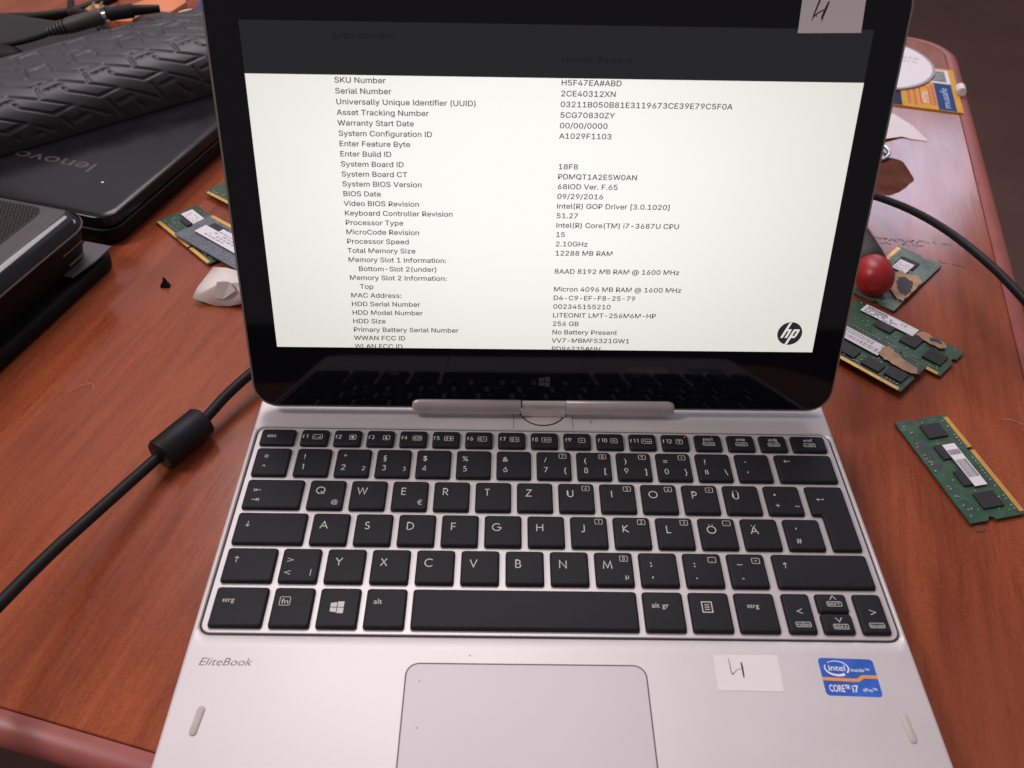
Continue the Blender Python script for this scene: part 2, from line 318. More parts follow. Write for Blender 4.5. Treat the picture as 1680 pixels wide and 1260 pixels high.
# upright sans-serif outlines for the picture on the display: advance, then contours in thousandths of the type size
SANS = {
 ' ': (188, ''),
 '#': (440, '242,0 326,509 377,509 294,0|10,140 19,192 400,192 391,140|64,0 147,509 198,509 115,0|40,316 49,368 429,368 421,316'),
 '(': (273, '89,207 92,264 101,324 109,364 119,403 132,441 153,494 177,539 236,539 212,485 191,428 174,370 161,313 154,258 151,207 154,161 160,115 172,67 188,16 202,-19 218,-57 236,-96 177,-96 150,-46 128,4 111,55 99,106 92,156'),
 ')': (273, '37,-96 56,-56 72,-18 86,18 102,69 113,116 120,162 122,207 119,258 112,313 99,370 82,428 62,485 37,539 97,539 121,494 142,441 154,403 164,364 173,323 181,264 184,207 182,156 174,104 161,53 144,3 123,-47 97,-96'),
 '-': (453, '337,244 337,188 114,188 114,244'),
 '.': (188, '95,-4 78,-1 63,9 53,24 50,41 53,59 63,73 78,83 95,87 113,83 128,73 138,59 141,41 138,24 128,9 113,-1'),
 '/': (249, '235,533 71,-76 14,-76 178,533'),
 '0': (453, '227,-7 174,1 130,24 95,62 69,113 57,155 50,202 48,254 50,306 57,353 69,395 95,447 130,484 174,508 227,516 279,508 323,484 358,447 384,395 396,353 403,306 405,254 403,202 396,155 384,113 359,62 323,24 279,1|227,50 261,56 290,74 313,103 330,144 340,194 344,254 340,314 330,365 313,405 290,435 261,453 227,460 192,453 163,435 140,405 123,365 113,314 109,254 113,194 123,144 140,103 163,74 192,56'),
 '1': (453, '76,0 76,55 391,55 391,0|276,509 276,0 212,0 212,448 86,358 86,427 198,509'),
 '2': (453, '64,0 64,47 234,229 282,282 299,305 311,327 318,348 320,371 317,397 308,419 293,436 273,449 250,457 224,460 196,457 172,447 153,433 139,413 130,390 127,362 66,362 71,405 86,442 111,473 143,496 182,511 225,516 268,511 306,497 337,474 361,445 376,411 381,372 378,345 371,318 357,290 336,259 267,180 153,60 389,57 389,0'),
 '3': (453, '225,-7 165,1 115,22 78,56 56,100 52,133 116,133 128,98 152,71 185,55 225,50 268,56 300,75 320,103 327,138 320,175 298,204 264,222 218,229 176,229 176,284 218,284 256,290 286,307 305,334 311,367 305,401 289,427 262,445 227,452 191,446 160,430 139,405 130,372 69,372 81,420 106,460 140,489 181,507 228,514 277,507 319,488 350,459 370,420 375,374 368,333 348,299 318,274 282,261 282,258 326,245 361,219 384,184 392,138 386,96 368,58 340,27 304,6 265,-5'),
 '4': (453, '40,105 40,158 247,509 311,509 109,166 413,163 413,105|282,0 282,121 282,146 282,318 343,318 343,0'),
 '5': (453, '221,-7 178,-2 140,11 108,32 83,60 66,93 60,130 122,130 127,108 138,89 154,73 173,60 196,52 221,50 250,53 276,64 298,82 314,104 324,131 328,162 324,193 314,221 297,244 275,262 248,273 218,277 192,275 167,268 145,258 128,246 67,253 96,509 366,509 366,452 151,452 134,301 155,315 178,325 203,331 229,334 263,330 294,321 321,306 345,285 364,260 379,231 388,199 391,163 385,117 369,76 343,41 309,15 268,-1'),
 '6': (453, '226,-7 182,-1 142,15 109,40 84,74 69,115 64,162 68,199 80,239 102,285 137,340 252,509 322,509 151,261 145,261 154,275 165,288 179,299 196,307 214,312 235,314 278,309 316,295 346,271 370,240 384,201 389,157 384,112 368,73 343,39 310,14 271,-2|226,48 254,52 279,63 299,79 314,101 324,128 327,157 324,187 314,213 299,235 279,251 254,262 226,265 198,262 174,252 153,235 138,214 128,188 125,158 128,128 138,102 153,79 174,63 198,52'),
 '7': (453, '86,0 314,453 50,453 50,509 380,509 380,450 158,0'),
 '8': (453, '226,-7 178,-2 136,11 101,33 74,62 57,96 52,135 55,166 65,195 81,220 101,241 125,256 153,265 119,282 93,308 76,342 70,380 75,417 90,450 114,477 146,498 184,511 226,516 269,511 306,498 337,477 361,450 377,417 382,380 376,342 359,308 333,282 300,267 327,256 351,241 372,220 387,195 397,166 401,135 395,96 378,62 352,33 317,11 275,-2|226,49 258,52 285,60 307,74 323,91 333,113 337,139 333,165 322,189 305,208 283,223 256,232 226,235 196,232 169,223 147,208 130,189 119,165 115,139 119,113 129,91 145,74 167,60 195,52|226,290 252,292 274,300 293,313 307,330 316,351 319,376 316,399 308,420 294,437 275,449 252,457 226,460 200,457 177,449 159,437 145,420 136,399 133,376 136,351 145,330 159,313 178,300 201,292'),
 '9': (453, '226,516 271,510 310,494 343,468 368,434 384,393 389,347 385,309 373,270 350,224 315,168 200,0 130,0 301,248 307,248 299,234 287,221 273,210 257,202 238,196 218,195 175,199 137,214 106,237 83,269 68,307 64,352 69,397 85,436 110,469 143,494 182,510|226,460 199,457 174,446 154,429 138,407 129,381 125,352 129,322 138,295 154,274 174,257 199,247 226,243 254,247 279,257 299,273 314,295 324,321 327,350 324,381 314,407 299,429 279,446 254,457'),
 ':': (188, '95,-4 78,-1 63,9 53,24 50,41 53,59 63,73 78,83 95,87 113,83 128,73 138,59 141,41 138,24 128,9 113,-1|95,271 78,274 63,284 53,299 50,316 53,334 63,349 78,359 95,362 113,359 128,349 138,334 141,316 138,299 128,284 113,274'),
 '@': (676, '355,-135 307,-133 262,-126 221,-114 167,-88 122,-53 87,-8 61,46 50,87 43,131 40,179 43,226 50,269 61,309 87,363 123,408 167,444 220,470 260,482 303,489 349,492 394,489 435,482 472,469 522,442 562,407 594,366 617,319 631,268 635,215 631,142 625,107 615,76 599,49 579,28 551,15 517,11 476,17 457,24 441,36 429,50 423,68 408,48 388,30 361,17 326,13 285,18 251,35 224,62 204,96 192,137 188,182 193,226 207,265 228,297 257,322 291,338 330,343 360,340 385,331 404,319 416,306 419,335 474,335 474,110 476,91 485,74 499,63 518,59 540,63 557,76 568,97 576,127 580,166 581,215 577,259 567,301 548,339 523,373 490,402 450,424 402,438 347,442 292,438 242,424 199,402 164,372 135,334 115,289 102,236 98,178 102,119 115,66 135,21 165,-17 201,-46 246,-68 298,-81 357,-85 412,-80 458,-69 489,-59 504,-107 464,-120 411,-131|329,65 359,68 382,78 400,95 412,118 419,148 422,185 419,221 411,249 399,269 381,282 358,289 331,292 305,288 283,277 265,260 252,239 244,213 242,185 244,154 251,125 262,101 279,81 301,69'),
 'A': (480, '16,0 201,509 276,509 463,0 395,0 287,302 264,372 232,478 245,478 213,371 191,302 85,0|110,142 110,199 370,199 370,142'),
 'B': (456, '60,0 60,509 241,509 289,504 329,491 359,469 381,442 394,410 398,374 395,344 387,320 373,301 356,286 336,275 315,267 315,262 339,257 363,245 385,227 402,203 414,173 418,136 413,100 400,67 377,39 344,18 301,4 247,0|125,57 245,57 296,63 330,80 349,105 355,137 352,161 342,184 327,203 306,218 279,228 248,231 125,231|125,285 238,285 265,288 288,296 308,309 323,326 333,348 336,372 330,403 313,429 283,446 240,452 125,452'),
 'C': (510, '267,-7 225,-3 186,7 150,25 119,49 92,79 70,115 53,157 44,203 40,254 44,305 53,352 70,393 92,429 119,459 150,484 186,501 225,512 267,516 305,513 340,504 373,490 402,471 427,447 448,418 463,385 473,348 408,348 401,373 389,395 375,413 357,428 337,440 315,449 292,454 267,456 223,450 184,432 150,403 125,364 109,314 103,254 109,194 125,145 151,105 184,76 223,59 267,53 292,55 315,60 337,69 357,81 375,96 389,114 401,136 408,160 473,160 463,124 448,91 428,62 402,38 373,19 341,5 305,-4'),
 'D': (502, '219,0 96,0 96,57 215,57 272,63 318,81 354,110 379,149 394,198 399,255 394,312 379,361 354,399 320,428 275,446 221,452 93,452 93,509 225,509 273,505 315,495 353,478 399,441 433,391 449,351 458,306 462,255 458,205 449,159 433,119 411,83 384,54 351,31 312,14 268,3|125,509 125,0 60,0 60,509'),
 'E': (419, '60,0 60,509 372,509 372,452 125,452 125,286 355,286 355,229 125,229 125,57 375,57 375,0'),
 'F': (410, '60,0 60,509 369,509 369,452 125,452 125,278 346,278 346,221 125,221 125,0'),
 'G': (520, '269,-7 225,-3 185,7 149,25 118,49 91,79 69,116 53,157 43,203 40,254 43,305 53,352 69,393 91,429 117,459 149,484 184,501 223,512 265,516 304,513 340,504 374,489 403,469 429,445 449,416 465,384 474,349 408,349 399,372 387,393 373,411 356,427 337,439 315,448 291,454 265,456 222,450 183,432 150,404 125,364 109,314 103,254 109,194 125,145 151,105 184,76 224,59 269,53 309,57 345,71 374,93 396,123 410,160 415,202 434,199 283,199 283,256 478,256 478,200 471,141 451,91 419,50 377,19 326,0'),
 'H': (517, '60,0 60,509 125,509 125,289 392,289 392,509 457,509 457,0 392,0 392,232 125,232 125,0'),
 'I': (190, '62,0 62,509 127,509 127,0'),
 'K': (467, '104,145 104,216 139,261 174,303 212,344 364,509 448,509 231,276|60,0 60,509 125,509 125,334 124,225 125,193 125,0|372,0 188,259 228,309 449,0'),
 'L': (393, '60,0 60,509 125,509 125,57 361,57 361,0'),
 'M': (628, '60,0 60,509 152,509 277,187 287,159 299,123 311,84 322,49 307,49 318,83 330,121 342,158 352,187 476,509 568,509 568,0 504,0 504,291 504,327 505,369 506,413 507,457 513,457 498,409 482,363 467,322 456,291 342,0 286,0 170,291 159,321 145,361 129,408 112,457 119,457 120,416 121,372 122,328 122,291 122,0'),
 'N': (523, '60,0 60,509 136,509 343,183 363,151 388,107 414,55 405,54 401,108 399,157 399,195 399,509 463,509 463,0 387,0 202,290 177,331 148,381 108,452 119,454 122,384 124,328 125,291 125,0'),
 'O': (533, '267,-7 225,-3 186,7 150,25 119,49 92,79 70,115 53,157 44,203 40,254 44,305 53,352 70,393 92,429 119,459 150,484 186,501 225,512 267,516 309,512 348,501 384,484 415,459 442,429 464,393 480,352 490,305 493,254 490,203 480,157 464,115 442,79 415,49 384,25 348,7 309,-3|267,53 310,59 349,76 383,105 408,144 425,194 430,254 425,314 408,365 383,404 349,433 310,450 267,456 223,450 184,433 151,404 125,364 109,314 103,254 109,194 125,144 151,105 184,76 223,59'),
 'P': (445, '60,0 60,509 235,509 289,503 332,487 366,462 390,430 404,391 409,348 404,304 390,265 366,233 332,207 289,191 235,186 109,186 109,242 233,242 269,246 297,256 318,272 333,294 342,319 344,348 342,376 333,402 318,423 297,439 268,449 232,452 125,452 125,0'),
 'Q': (533, '245,159 313,159 369,85 384,65 468,-48 401,-48 346,27 331,46|267,-7 225,-3 186,7 150,25 119,49 92,79 70,115 53,157 44,203 40,254 44,305 53,352 70,393 92,429 119,459 150,484 186,501 225,512 267,516 309,512 348,501 384,484 415,459 442,429 464,393 480,352 490,305 493,254 490,203 480,157 464,115 442,79 415,49 384,25 348,7 309,-3|267,53 310,59 349,76 383,105 408,144 425,194 430,254 425,314 408,365 383,404 349,433 310,450 267,456 223,450 184,433 151,404 125,364 109,314 103,254 109,194 125,144 151,105 184,76 223,59'),
 'R': (449, '60,0 60,509 236,509 290,504 333,489 367,465 390,433 405,395 409,352 405,309 390,271 367,240 333,217 289,203 236,198 96,198 96,255 234,255 269,258 298,267 319,281 334,300 342,324 345,352 342,380 334,405 319,425 298,440 269,449 233,452 125,452 125,0|353,0 230,229 303,229 428,0'),
 'S': (447, '224,-9 172,-4 128,9 91,31 64,60 46,96 38,137 104,137 110,110 123,88 142,71 166,59 194,52 224,49 257,52 286,60 311,74 329,92 341,114 346,139 342,161 332,179 316,193 296,205 245,222 184,239 128,260 86,289 60,326 52,372 58,413 75,448 102,476 138,498 180,511 227,516 275,511 316,498 351,476 377,449 394,415 401,378 337,378 326,412 302,437 267,453 225,459 194,456 167,448 145,435 129,418 118,398 115,376 119,352 131,334 148,319 169,308 212,293 264,279 312,264 336,252 359,238 379,220 395,198 405,171 408,139 403,99 386,64 360,34 323,11 278,-4'),
 'T': (449, '32,452 32,509 417,509 417,452 257,452 257,0 193,0 193,452'),
 'U': (517, '259,-8 203,-2 154,15 114,43 85,80 66,124 60,173 60,509 124,509 124,178 128,144 141,113 160,87 187,68 220,56 259,52 298,56 331,68 357,87 377,113 389,144 393,178 393,509 457,509 457,173 451,124 433,80 403,43 363,15 315,-2'),
 'V': (480, '204,0 16,509 84,509 192,206 215,137 248,31 235,31 267,138 290,206 395,509 463,509 278,0'),
 'W': (686, '155,0 16,509 82,509 163,196 175,145 187,94 197,40 189,40 200,94 211,145 224,196 306,509 380,509 462,196 474,145 486,94 497,40 488,40 499,94 510,145 523,196 603,509 670,509 530,0 455,0 368,323 351,391 336,475 350,475 335,395 318,323 230,0'),
 'X': (474, '18,0 217,284 217,236 29,509 104,509 178,400 204,361 223,329 243,292 232,292 252,329 272,361 298,400 374,509 446,509 259,239 259,287 456,0 382,0 292,129 268,165 250,195 230,231 244,231 225,196 206,166 182,129 91,0'),
 'Y': (472, '203,0 203,208 16,509 91,509 192,344 222,292 250,230 224,230 251,293 280,344 381,509 455,509 268,208 268,0'),
 'Z': (438, '42,0 42,46 273,385 306,431 341,476 348,454 285,452 223,452 40,452 40,509 397,509 397,462 169,129 134,81 97,33 90,54 152,57 214,57 399,57 399,0'),
 '[': (273, '101,-96 101,539 236,539 236,487 160,487 160,-44 236,-44 236,-96'),
 ']': (273, '37,-96 37,-44 113,-44 113,487 37,487 37,539 172,539 172,-96'),
 'a': (389, '160,-9 126,-5 94,5 68,22 48,45 35,73 30,108 34,138 43,161 58,179 78,193 100,203 125,211 178,220 234,227 252,230 265,235 273,243 276,255 273,279 267,297 256,311 240,322 220,329 196,331 171,329 149,322 132,313 118,301 107,288 100,274 41,291 57,322 79,346 104,364 133,375 163,382 194,384 239,379 263,372 286,360 306,343 322,320 333,290 337,251 337,0 277,0 277,52 272,52 252,25 236,12 215,1 190,-6|170,45 202,49 228,59 248,74 263,93 272,115 276,138 276,190 259,182 231,176 200,171 175,168 134,159 117,150 103,139 95,124 92,105 94,87 102,72 114,61 130,52 149,47'),
 'b': (424, '229,-8 198,-5 172,4 153,17 138,31 118,59 112,59 112,0 53,0 53,509 114,509 114,319 118,319 137,346 152,360 171,373 197,381 229,384 274,378 313,361 345,332 370,293 385,245 390,189 385,133 370,84 346,45 313,16 274,-2|220,47 253,51 279,66 301,88 316,117 325,151 328,189 325,227 316,261 301,290 280,311 253,325 220,330 188,325 161,312 140,291 125,263 116,229 113,189 116,150 125,115 140,86 162,65 188,51'),
 'c': (396, '207,-8 159,-2 117,16 82,46 56,85 40,133 34,187 40,243 56,291 82,330 117,360 159,378 207,384 234,383 260,377 284,368 305,356 324,341 340,322 353,301 362,277 303,262 290,289 270,311 242,325 207,330 173,325 145,310 124,287 108,258 99,224 96,187 99,151 108,117 124,89 145,66 173,51 207,46 243,52 271,66 292,89 304,117 363,102 354,78 341,56 325,37 306,21 285,9 261,-1 235,-6'),
 'd': (424, '195,-8 151,-2 111,16 79,45 55,84 39,133 34,189 39,245 55,293 79,332 112,361 151,378 196,384 228,381 253,373 272,360 287,346 306,319 311,319 311,509 372,509 372,0 313,0 313,59 307,59 287,31 272,17 252,4 227,-5|205,47 236,51 263,65 284,86 299,115 309,150 312,189 309,229 300,263 284,291 263,312 237,325 205,330 172,325 145,311 124,290 108,261 99,227 96,189 99,151 109,117 124,88 145,66 172,51'),
 'e': (404, '212,-8 161,-2 117,16 82,46 56,85 40,132 34,187 39,242 55,290 81,329 115,359 157,378 205,384 236,382 266,374 294,361 319,341 341,315 357,282 368,242 371,194 371,169 75,169 75,221 338,221 310,202 307,237 298,269 283,294 263,314 237,326 205,330 173,326 146,313 125,294 109,270 99,241 96,211 96,178 100,139 110,106 128,80 151,61 179,50 212,46 234,48 254,53 271,61 285,73 297,88 306,105 365,91 353,63 335,39 311,19 283,4 249,-5'),
 'f': (254, '228,379 228,327 6,327 6,379|81,0 81,432 84,461 96,486 113,505 135,519 161,527 187,530 222,527 243,521 227,468 215,472 195,474 171,470 154,460 145,443 142,419 142,0'),
 'g': (425, '207,-151 168,-148 134,-140 105,-127 82,-110 64,-91 51,-69 101,-41 122,-66 136,-78 154,-88 178,-95 207,-97 249,-92 282,-75 304,-47 311,-6 311,68 306,68 287,41 272,28 252,16 227,8 195,5 152,10 113,27 80,53 55,90 39,136 34,191 39,246 55,293 80,332 112,361 152,378 196,384 228,382 253,373 273,360 288,346 308,319 313,319 313,379 372,379 372,-9 367,-54 350,-90 324,-117 291,-136 251,-147|205,59 237,63 264,75 285,95 300,121 309,154 312,193 309,231 300,264 285,291 264,312 237,325 205,330 172,325 145,312 124,290 109,262 99,229 96,193 99,155 109,123 124,96 145,76 172,63'),
 'i': (167, '53,0 53,379 114,379 114,0|84,443 67,446 54,455 44,468 41,483 44,499 54,512 67,521 84,524 100,521 114,512 123,499 126,483 123,468 114,455 100,446'),
 'k': (381, '110,137 110,212 121,212 284,379 360,379 184,199 177,199|53,0 53,509 114,509 114,0|294,0 148,186 191,229 372,0'),
 'l': (189, '139,-2 101,3 74,20 58,47 53,84 53,509 114,509 114,99 115,77 120,62 130,54 146,52 160,53 170,54 181,3 162,-1'),
 'm': (610, '53,0 53,379 112,379 112,295 108,295 118,323 132,346 151,363 172,376 195,384 219,386 257,380 287,361 309,331 321,295 312,295 322,321 337,343 357,361 381,375 407,383 437,386 468,383 497,372 522,354 541,328 553,296 557,255 557,0 496,0 496,254 490,289 473,313 447,326 419,330 395,328 374,320 358,307 345,290 338,270 335,247 335,0 274,0 274,260 269,288 253,311 229,326 199,330 178,328 158,320 140,307 126,289 117,266 114,238 114,0'),
 'n': (410, '114,227 114,0 53,0 53,379 112,379 112,287 102,287 124,332 152,362 187,379 227,384 264,380 295,369 321,349 341,321 353,285 357,240 357,0 296,0 296,235 290,275 273,304 246,323 210,329 184,326 161,317 141,303 126,283 117,257'),
 'o': (415, '207,-8 159,-2 117,16 82,46 56,85 40,133 34,187 40,243 56,291 82,330 117,360 159,378 207,384 256,378 299,360 333,330 359,291 376,243 381,187 376,133 359,85 333,46 299,16 256,-2|207,46 242,51 270,66 292,89 307,117 316,151 319,187 316,224 307,258 292,287 270,310 242,325 207,330 173,325 145,310 124,287 108,258 99,224 96,187 99,151 108,117 124,89 145,66 173,51'),
 'p': (424, '53,-143 53,379 112,379 112,319 118,319 137,346 152,360 171,373 197,381 229,384 274,378 313,361 345,332 370,293 385,245 390,189 385,133 370,84 346,45 313,16 274,-2 229,-8 198,-5 173,4 153,17 138,31 118,59 114,59 114,-143|220,47 253,51 279,66 301,88 316,117 325,151 328,189 325,227 316,261 301,290 280,311 253,325 220,330 188,325 161,312 140,291 125,263 116,229 113,189 116,150 125,115 140,86 162,65 188,51'),
 'q': (424, '372,-143 311,-143 311,59 306,59 287,31 272,17 252,4 227,-5 195,-8 151,-2 111,16 79,45 55,84 39,133 34,189 39,245 55,293 79,332 112,361 151,378 196,384 228,381 253,373 272,360 287,346 307,319 313,319 313,379 372,379|205,47 236,51 263,65 284,86 299,115 309,150 312,189 309,229 300,263 284,291 263,312 237,325 205,330 172,325 145,311 124,290 108,261 99,227 96,189 99,151 109,117 124,88 145,66 172,51'),
 'r': (259, '53,0 53,379 112,379 112,321 130,347 152,367 181,380 213,385 229,384 243,384 243,322 230,324 207,326 182,323 159,315 140,301 126,284 117,262 114,237 114,0'),
 's': (365, '182,-8 145,-5 112,3 84,18 62,38 45,63 36,94 94,107 105,79 124,60 150,49 181,45 217,50 244,62 262,81 268,103 265,121 254,136 237,147 212,155 149,170 104,186 72,208 53,237 47,274 51,305 65,332 87,354 115,370 149,381 187,384 223,381 254,372 279,358 299,339 314,316 324,290 268,277 258,298 243,316 219,328 187,333 156,329 131,317 114,299 109,277 112,258 124,243 144,232 172,223 229,209 275,194 306,171 325,142 331,107 326,75 312,47 290,24 260,6 223,-5'),
 't': (227, '204,379 204,327 6,327 6,379|65,471 126,471 126,98 128,76 136,61 150,53 170,50 185,51 202,54 213,2 192,-3 168,-4 125,2 92,21 72,52 65,93'),
 'u': (410, '182,-5 146,-1 115,11 89,31 69,59 57,95 53,139 53,379 114,379 114,144 119,105 137,75 164,56 200,50 226,53 249,62 268,77 283,97 293,122 296,153 296,379 357,379 357,0 298,0 298,92 307,92 286,47 257,17 222,0'),
 'v': (389, '163,0 17,379 84,379 165,155 187,87 206,21 184,21 203,87 224,155 305,379 371,379 226,0'),
 'w': (567, '138,0 23,379 87,379 133,214 154,137 175,41 165,41 186,135 206,214 252,379 316,379 362,214 382,136 402,41 391,41 413,135 434,214 480,379 545,379 429,0 368,0 319,172 305,225 291,280 277,338 291,338 277,280 263,225 248,172 199,0'),
 'y': (389, '47,-139 61,-86 71,-87 88,-90 104,-89 118,-84 130,-74 141,-58 151,-36 163,-1 17,379 84,379 165,155 187,87 206,21 184,21 202,87 224,155 305,379 371,379 204,-58 191,-85 177,-107 159,-124 139,-136 117,-143 91,-145 65,-143'),
 'z': (380, '42,0 42,46 254,320 48,323 48,379 333,379 333,331 126,60 126,56 339,56 339,0'),
}

_SG = {}
def sans_glyph(ch):
    if ch in _SG: return _SG[ch]
    adv, cs = SANS.get(ch, SANS[' ']); con = [[tuple(map(int, q.split(','))) for q in c.split()] for c in cs.split('|')] if cs else []
    ar = lambda c: sum(c[i-1][0]*c[i][1]-c[i][0]*c[i-1][1] for i in range(len(c)))
    A = [ar(c) for c in con]; vs = []; fs = []
    if con:
        sg = max(A, key=abs) > 0
        bb = [(min(p[0] for p in c), max(p[0] for p in c), min(p[1] for p in c), max(p[1] for p in c)) for c in con]
        for k, c in enumerate(con):
            if (A[k] > 0) != sg: continue
            holes = [con[m] for m in range(len(con)) if (A[m] > 0) != sg and bb[m][0] > bb[k][0] and bb[m][1] < bb[k][1] and bb[m][2] > bb[k][2] and bb[m][3] < bb[k][3]]
            cu = bpy.data.curves.new('t', 'CURVE'); cu.dimensions = '2D'; cu.fill_mode = 'FRONT'; cu.offset = .009
            for q in [c]+holes:
                sp = cu.splines.new('POLY'); sp.points.add(len(q)-1); sp.use_cyclic_u = True
                for p_, w in zip(sp.points, q): p_.co = (w[0]/1000, w[1]/1000, 0, 1)
            o = bpy.data.objects.new('t', cu); me = bpy.data.meshes.new_from_object(o); n = len(vs)
            vs += [(v.co.x, v.co.y, k*.003) for v in me.vertices]; fs += [tuple(i_+n for i_ in p.vertices) for p in me.polygons]
            bpy.data.objects.remove(o); bpy.data.meshes.remove(me); bpy.data.curves.remove(cu)
    _SG[ch] = (adv/1000, vs, fs); return _SG[ch]
def sans(mb, body, x, y, size, z, kx):
    pen = 0
    for ch in body:
        adv, vs, fs = sans_glyph(ch)
        mb.add([(x+(pen+v[0])*kx, y+v[1]*size, z+v[2]) for v in vs], fs); pen += adv
    return pen

# ------------------------------------------------------------------ floor and table
fl = MB().add([(-6000, -6000, -765), (6000, -6000, -765), (6000, 6000, -765), (-6000, 6000, -765)], [(0, 1, 2, 3)]).obj('floor', M_FLOOR)
fl['kind'] = 'structure'

TA = math.radians(-14.8)
table = thing('wooden_table', 'reddish brown wooden table with a rounded painted edge under everything', 'table', (0, 0, -40), TA)
X0, X1, Y0, Y1 = -900, 229.5, -89, 741          # table frame; local z 25 is the top
top = MB().loops([rrect(X0+13, Y0+11.5, X1-13, Y1-13, 34, 6, 9), rrect(X0+13, Y0+11.5, X1-13, Y1-13, 34, 24.6, 9), rrect(X0+13.4, Y0+11.9, X1-13.4, Y1-13.4, 33.6, 25, 9)])
top.obj('table_top', M_WOOD, table, 30)
e = MB(); prof = []
for a in range(-90, 91, 15):
    prof.append((9*(1-math.cos(math.radians(a)))-0, 18.2+6.8*math.sin(math.radians(a))))
lo = [rrect(X0+d, Y0+d, X1-d, Y1-d, 46-d, z, 9) for d, z in prof]
lo += [rrect(X0+12.2, Y0+10.9, X1-12.2, Y1-12.2, 34.6, 25.0, 9), rrect(X0+12.6, Y0+11.2, X1-12.6, Y1-12.6, 34.3, 24.2, 9), rrect(X0+12.6, Y0+11.2, X1-12.6, Y1-12.6, 34.3, 11.4, 9)]
e.loops(lo, False, False); e.f += [tuple([i, (i+1) % 36, len(lo)*36-36+(i+1) % 36, len(lo)*36-36+i][::-1]) for i in range(36)]
e.obj('edge_trim', M_RIMWOOD, table, 40)
for lx, ly in ((-850, -40), (180, -40), (-850, 690), (180, 690)):
    MB().loops([rrect(lx-25, ly-25, lx+25, ly+25, 6, -725, 3), rrect(lx-28, ly-28, lx+28, ly+28, 6, 5.9, 3)]).obj('leg', M_RIMWOOD, table)
def tl(x, y):                                     # world mm -> table local mm
    c, s = math.cos(-TA), math.sin(-TA); return (x*c-y*s, x*s+y*c)
# ghost of an old print that came off on the varnish
gp = MB(); rg = random.Random(3)
def ghost(xa, ya, xb, yb, n, h, gaps):
    for i in range(n):
        t = i/n
        if any(a < t < b for a, b in gaps) or rg.random() < .12: continue
        x = xa+(xb-xa)*t; y = ya+(yb-ya)*t; w = abs(xb-xa)/n*rg.uniform(.5, .95)
        for _ in range(2):
            dx = rg.uniform(-.2, .2); hh = h*rg.uniform(.25, .5); dy = rg.uniform(-h/2, h/2-hh*.5)
            q = [tl(x+dx, y+dy), tl(x+dx+w, y+dy-.1), tl(x+dx+w*.9, y+dy+hh), tl(x+dx+.1, y+dy+hh*.9)]
            gp.flat(q, 25.06)
ghost(222, 311.5, 262, 306.5, 22, 4.0, ()); ghost(262, 306.5, 284, 303, 12, 2.4, ((.2, .35), (.7, .85)))
ghost(223, 306, 258, 302.6, 20, 3.6, ((.35, .6),)); ghost(260, 285.5, 281, 276.8, 13, 3.2, ((.3, .4),))
g = gp.obj('print_residue', mat('faded_ink', (.17, .06, .06), .35), table); g['kind'] = 'stuff'; g['label'] = 'faded brown print residue left on the varnish'
# crumbs and specks of dust on the table
du = MB()
for i in range(230):
    x = rg.uniform(150, 330); y = rg.uniform(20, 480)
    if i % 2: x = rg.uniform(-300, -150); y = rg.uniform(-20, 250)
    if i < 4: x, y = ((323, 436), (327.5, 385), (269, 328), (303, 470))[i]
    r = rg.uniform(.12, .34)*(2.4 if i < 4 else 1)
    p = [(x+r*rg.uniform(.6, 1.3)*math.cos(k*1.257), y+r*rg.uniform(.6, 1.3)*math.sin(k*1.257), -14.99) for k in range(5)]
    du.add(p+[(x, y, -14.99+r*.8)], [(k, (k+1) % 5, 5) for k in range(5)])
d = du.obj('dust', mat('dust_specks', (.10, .06, .05), .9, var=.8, vscale=15)); d['kind'] = 'stuff'; tag(d, 'small specks of dust and crumbs scattered on the table', 'dust')

# ------------------------------------------------------------------ the convertible laptop
lap = thing('convertible_laptop', 'open silver convertible laptop with black keys showing a system information page', 'laptop', (0, 40, -15))
OX, OY, OZ = 0, 40, -15
def lo_(p): return (p[0]-OX, p[1]-OY, p[2]-OZ)
def lpart(mb, name, m, smooth=None, parent=None):
    if parent is None:
        mb.v = [lo_(v) for v in mb.v]; return mb.obj(name, m, lap, smooth)
    return mb.obj(name, m, parent, smooth)
W = 142.5
body = MB()
body.loops([rrect(-W+3, -62, W-3, 144, 9, -13.2), rrect(-W+.6, -64.4, W-.6, 146.4, 11, -10), rrect(-W, -65, W, 147, 11.5, -6), rrect(-W, -65, W, 147, 11.5, -1.1),
            rrect(-W+.35, -64.6, W-.35, 146.6, 11.2, -.35), rrect(-W+1.1, -63.9, W-1.1, 145.9, 10.6, 0), rrect(-W+1.25, -63.7, W-1.25, 145.7, 10.5, 0), rrect(-141.05, -6.5, 141.22, 114.6, (5, 5, 6, 6), 0),
            rrect(-140.9, -5.5, 141.1, 114.3, (5, 5, 6, 6), 0), rrect(-140.5, -1.6, 140.7, 114.0, (5, 5, 5.5, 5.5), -.35), rrect(-140.3, -.6, 140.5, 113.7, 5, -.75), rrect(-140.3, -.6, 140.5, 113.7, 5, -3)])
bodyo = lpart(body, 'base_body', M_ALU, 25)
for sx in (-1, 1):
    for yy in (-52, 134):
        MB().loops([rrect(sx*120-9-OX, yy-3-OY, sx*120+9, yy+3-OY, 2.9, .02), rrect(sx*120-9, yy-3-OY, sx*120+9, yy+3-OY, 2.9, 1.9)]).obj('rubber_foot', M_BLACKGAP, lap)
gk = MB().loops([rrect(-140.25, -.55, 140.45, 113.65, 5, -2.6), rrect(-140.25, -.55, 140.45, 113.65, 5, -1.05)])
lpart(gk, 'tray_gasket', M_BLACKGAP)
tray = MB().loops([rrect(-139.45, .35, 139.65, 112.95, 4.2, -1.02), rrect(-139.45, .35, 139.65, 112.95, 4.2, -.55), rrect(-139.2, .6, 139.4, 112.7, 4, -.32)])
lpart(tray, 'keyboard_tray', M_TRAY, 30)
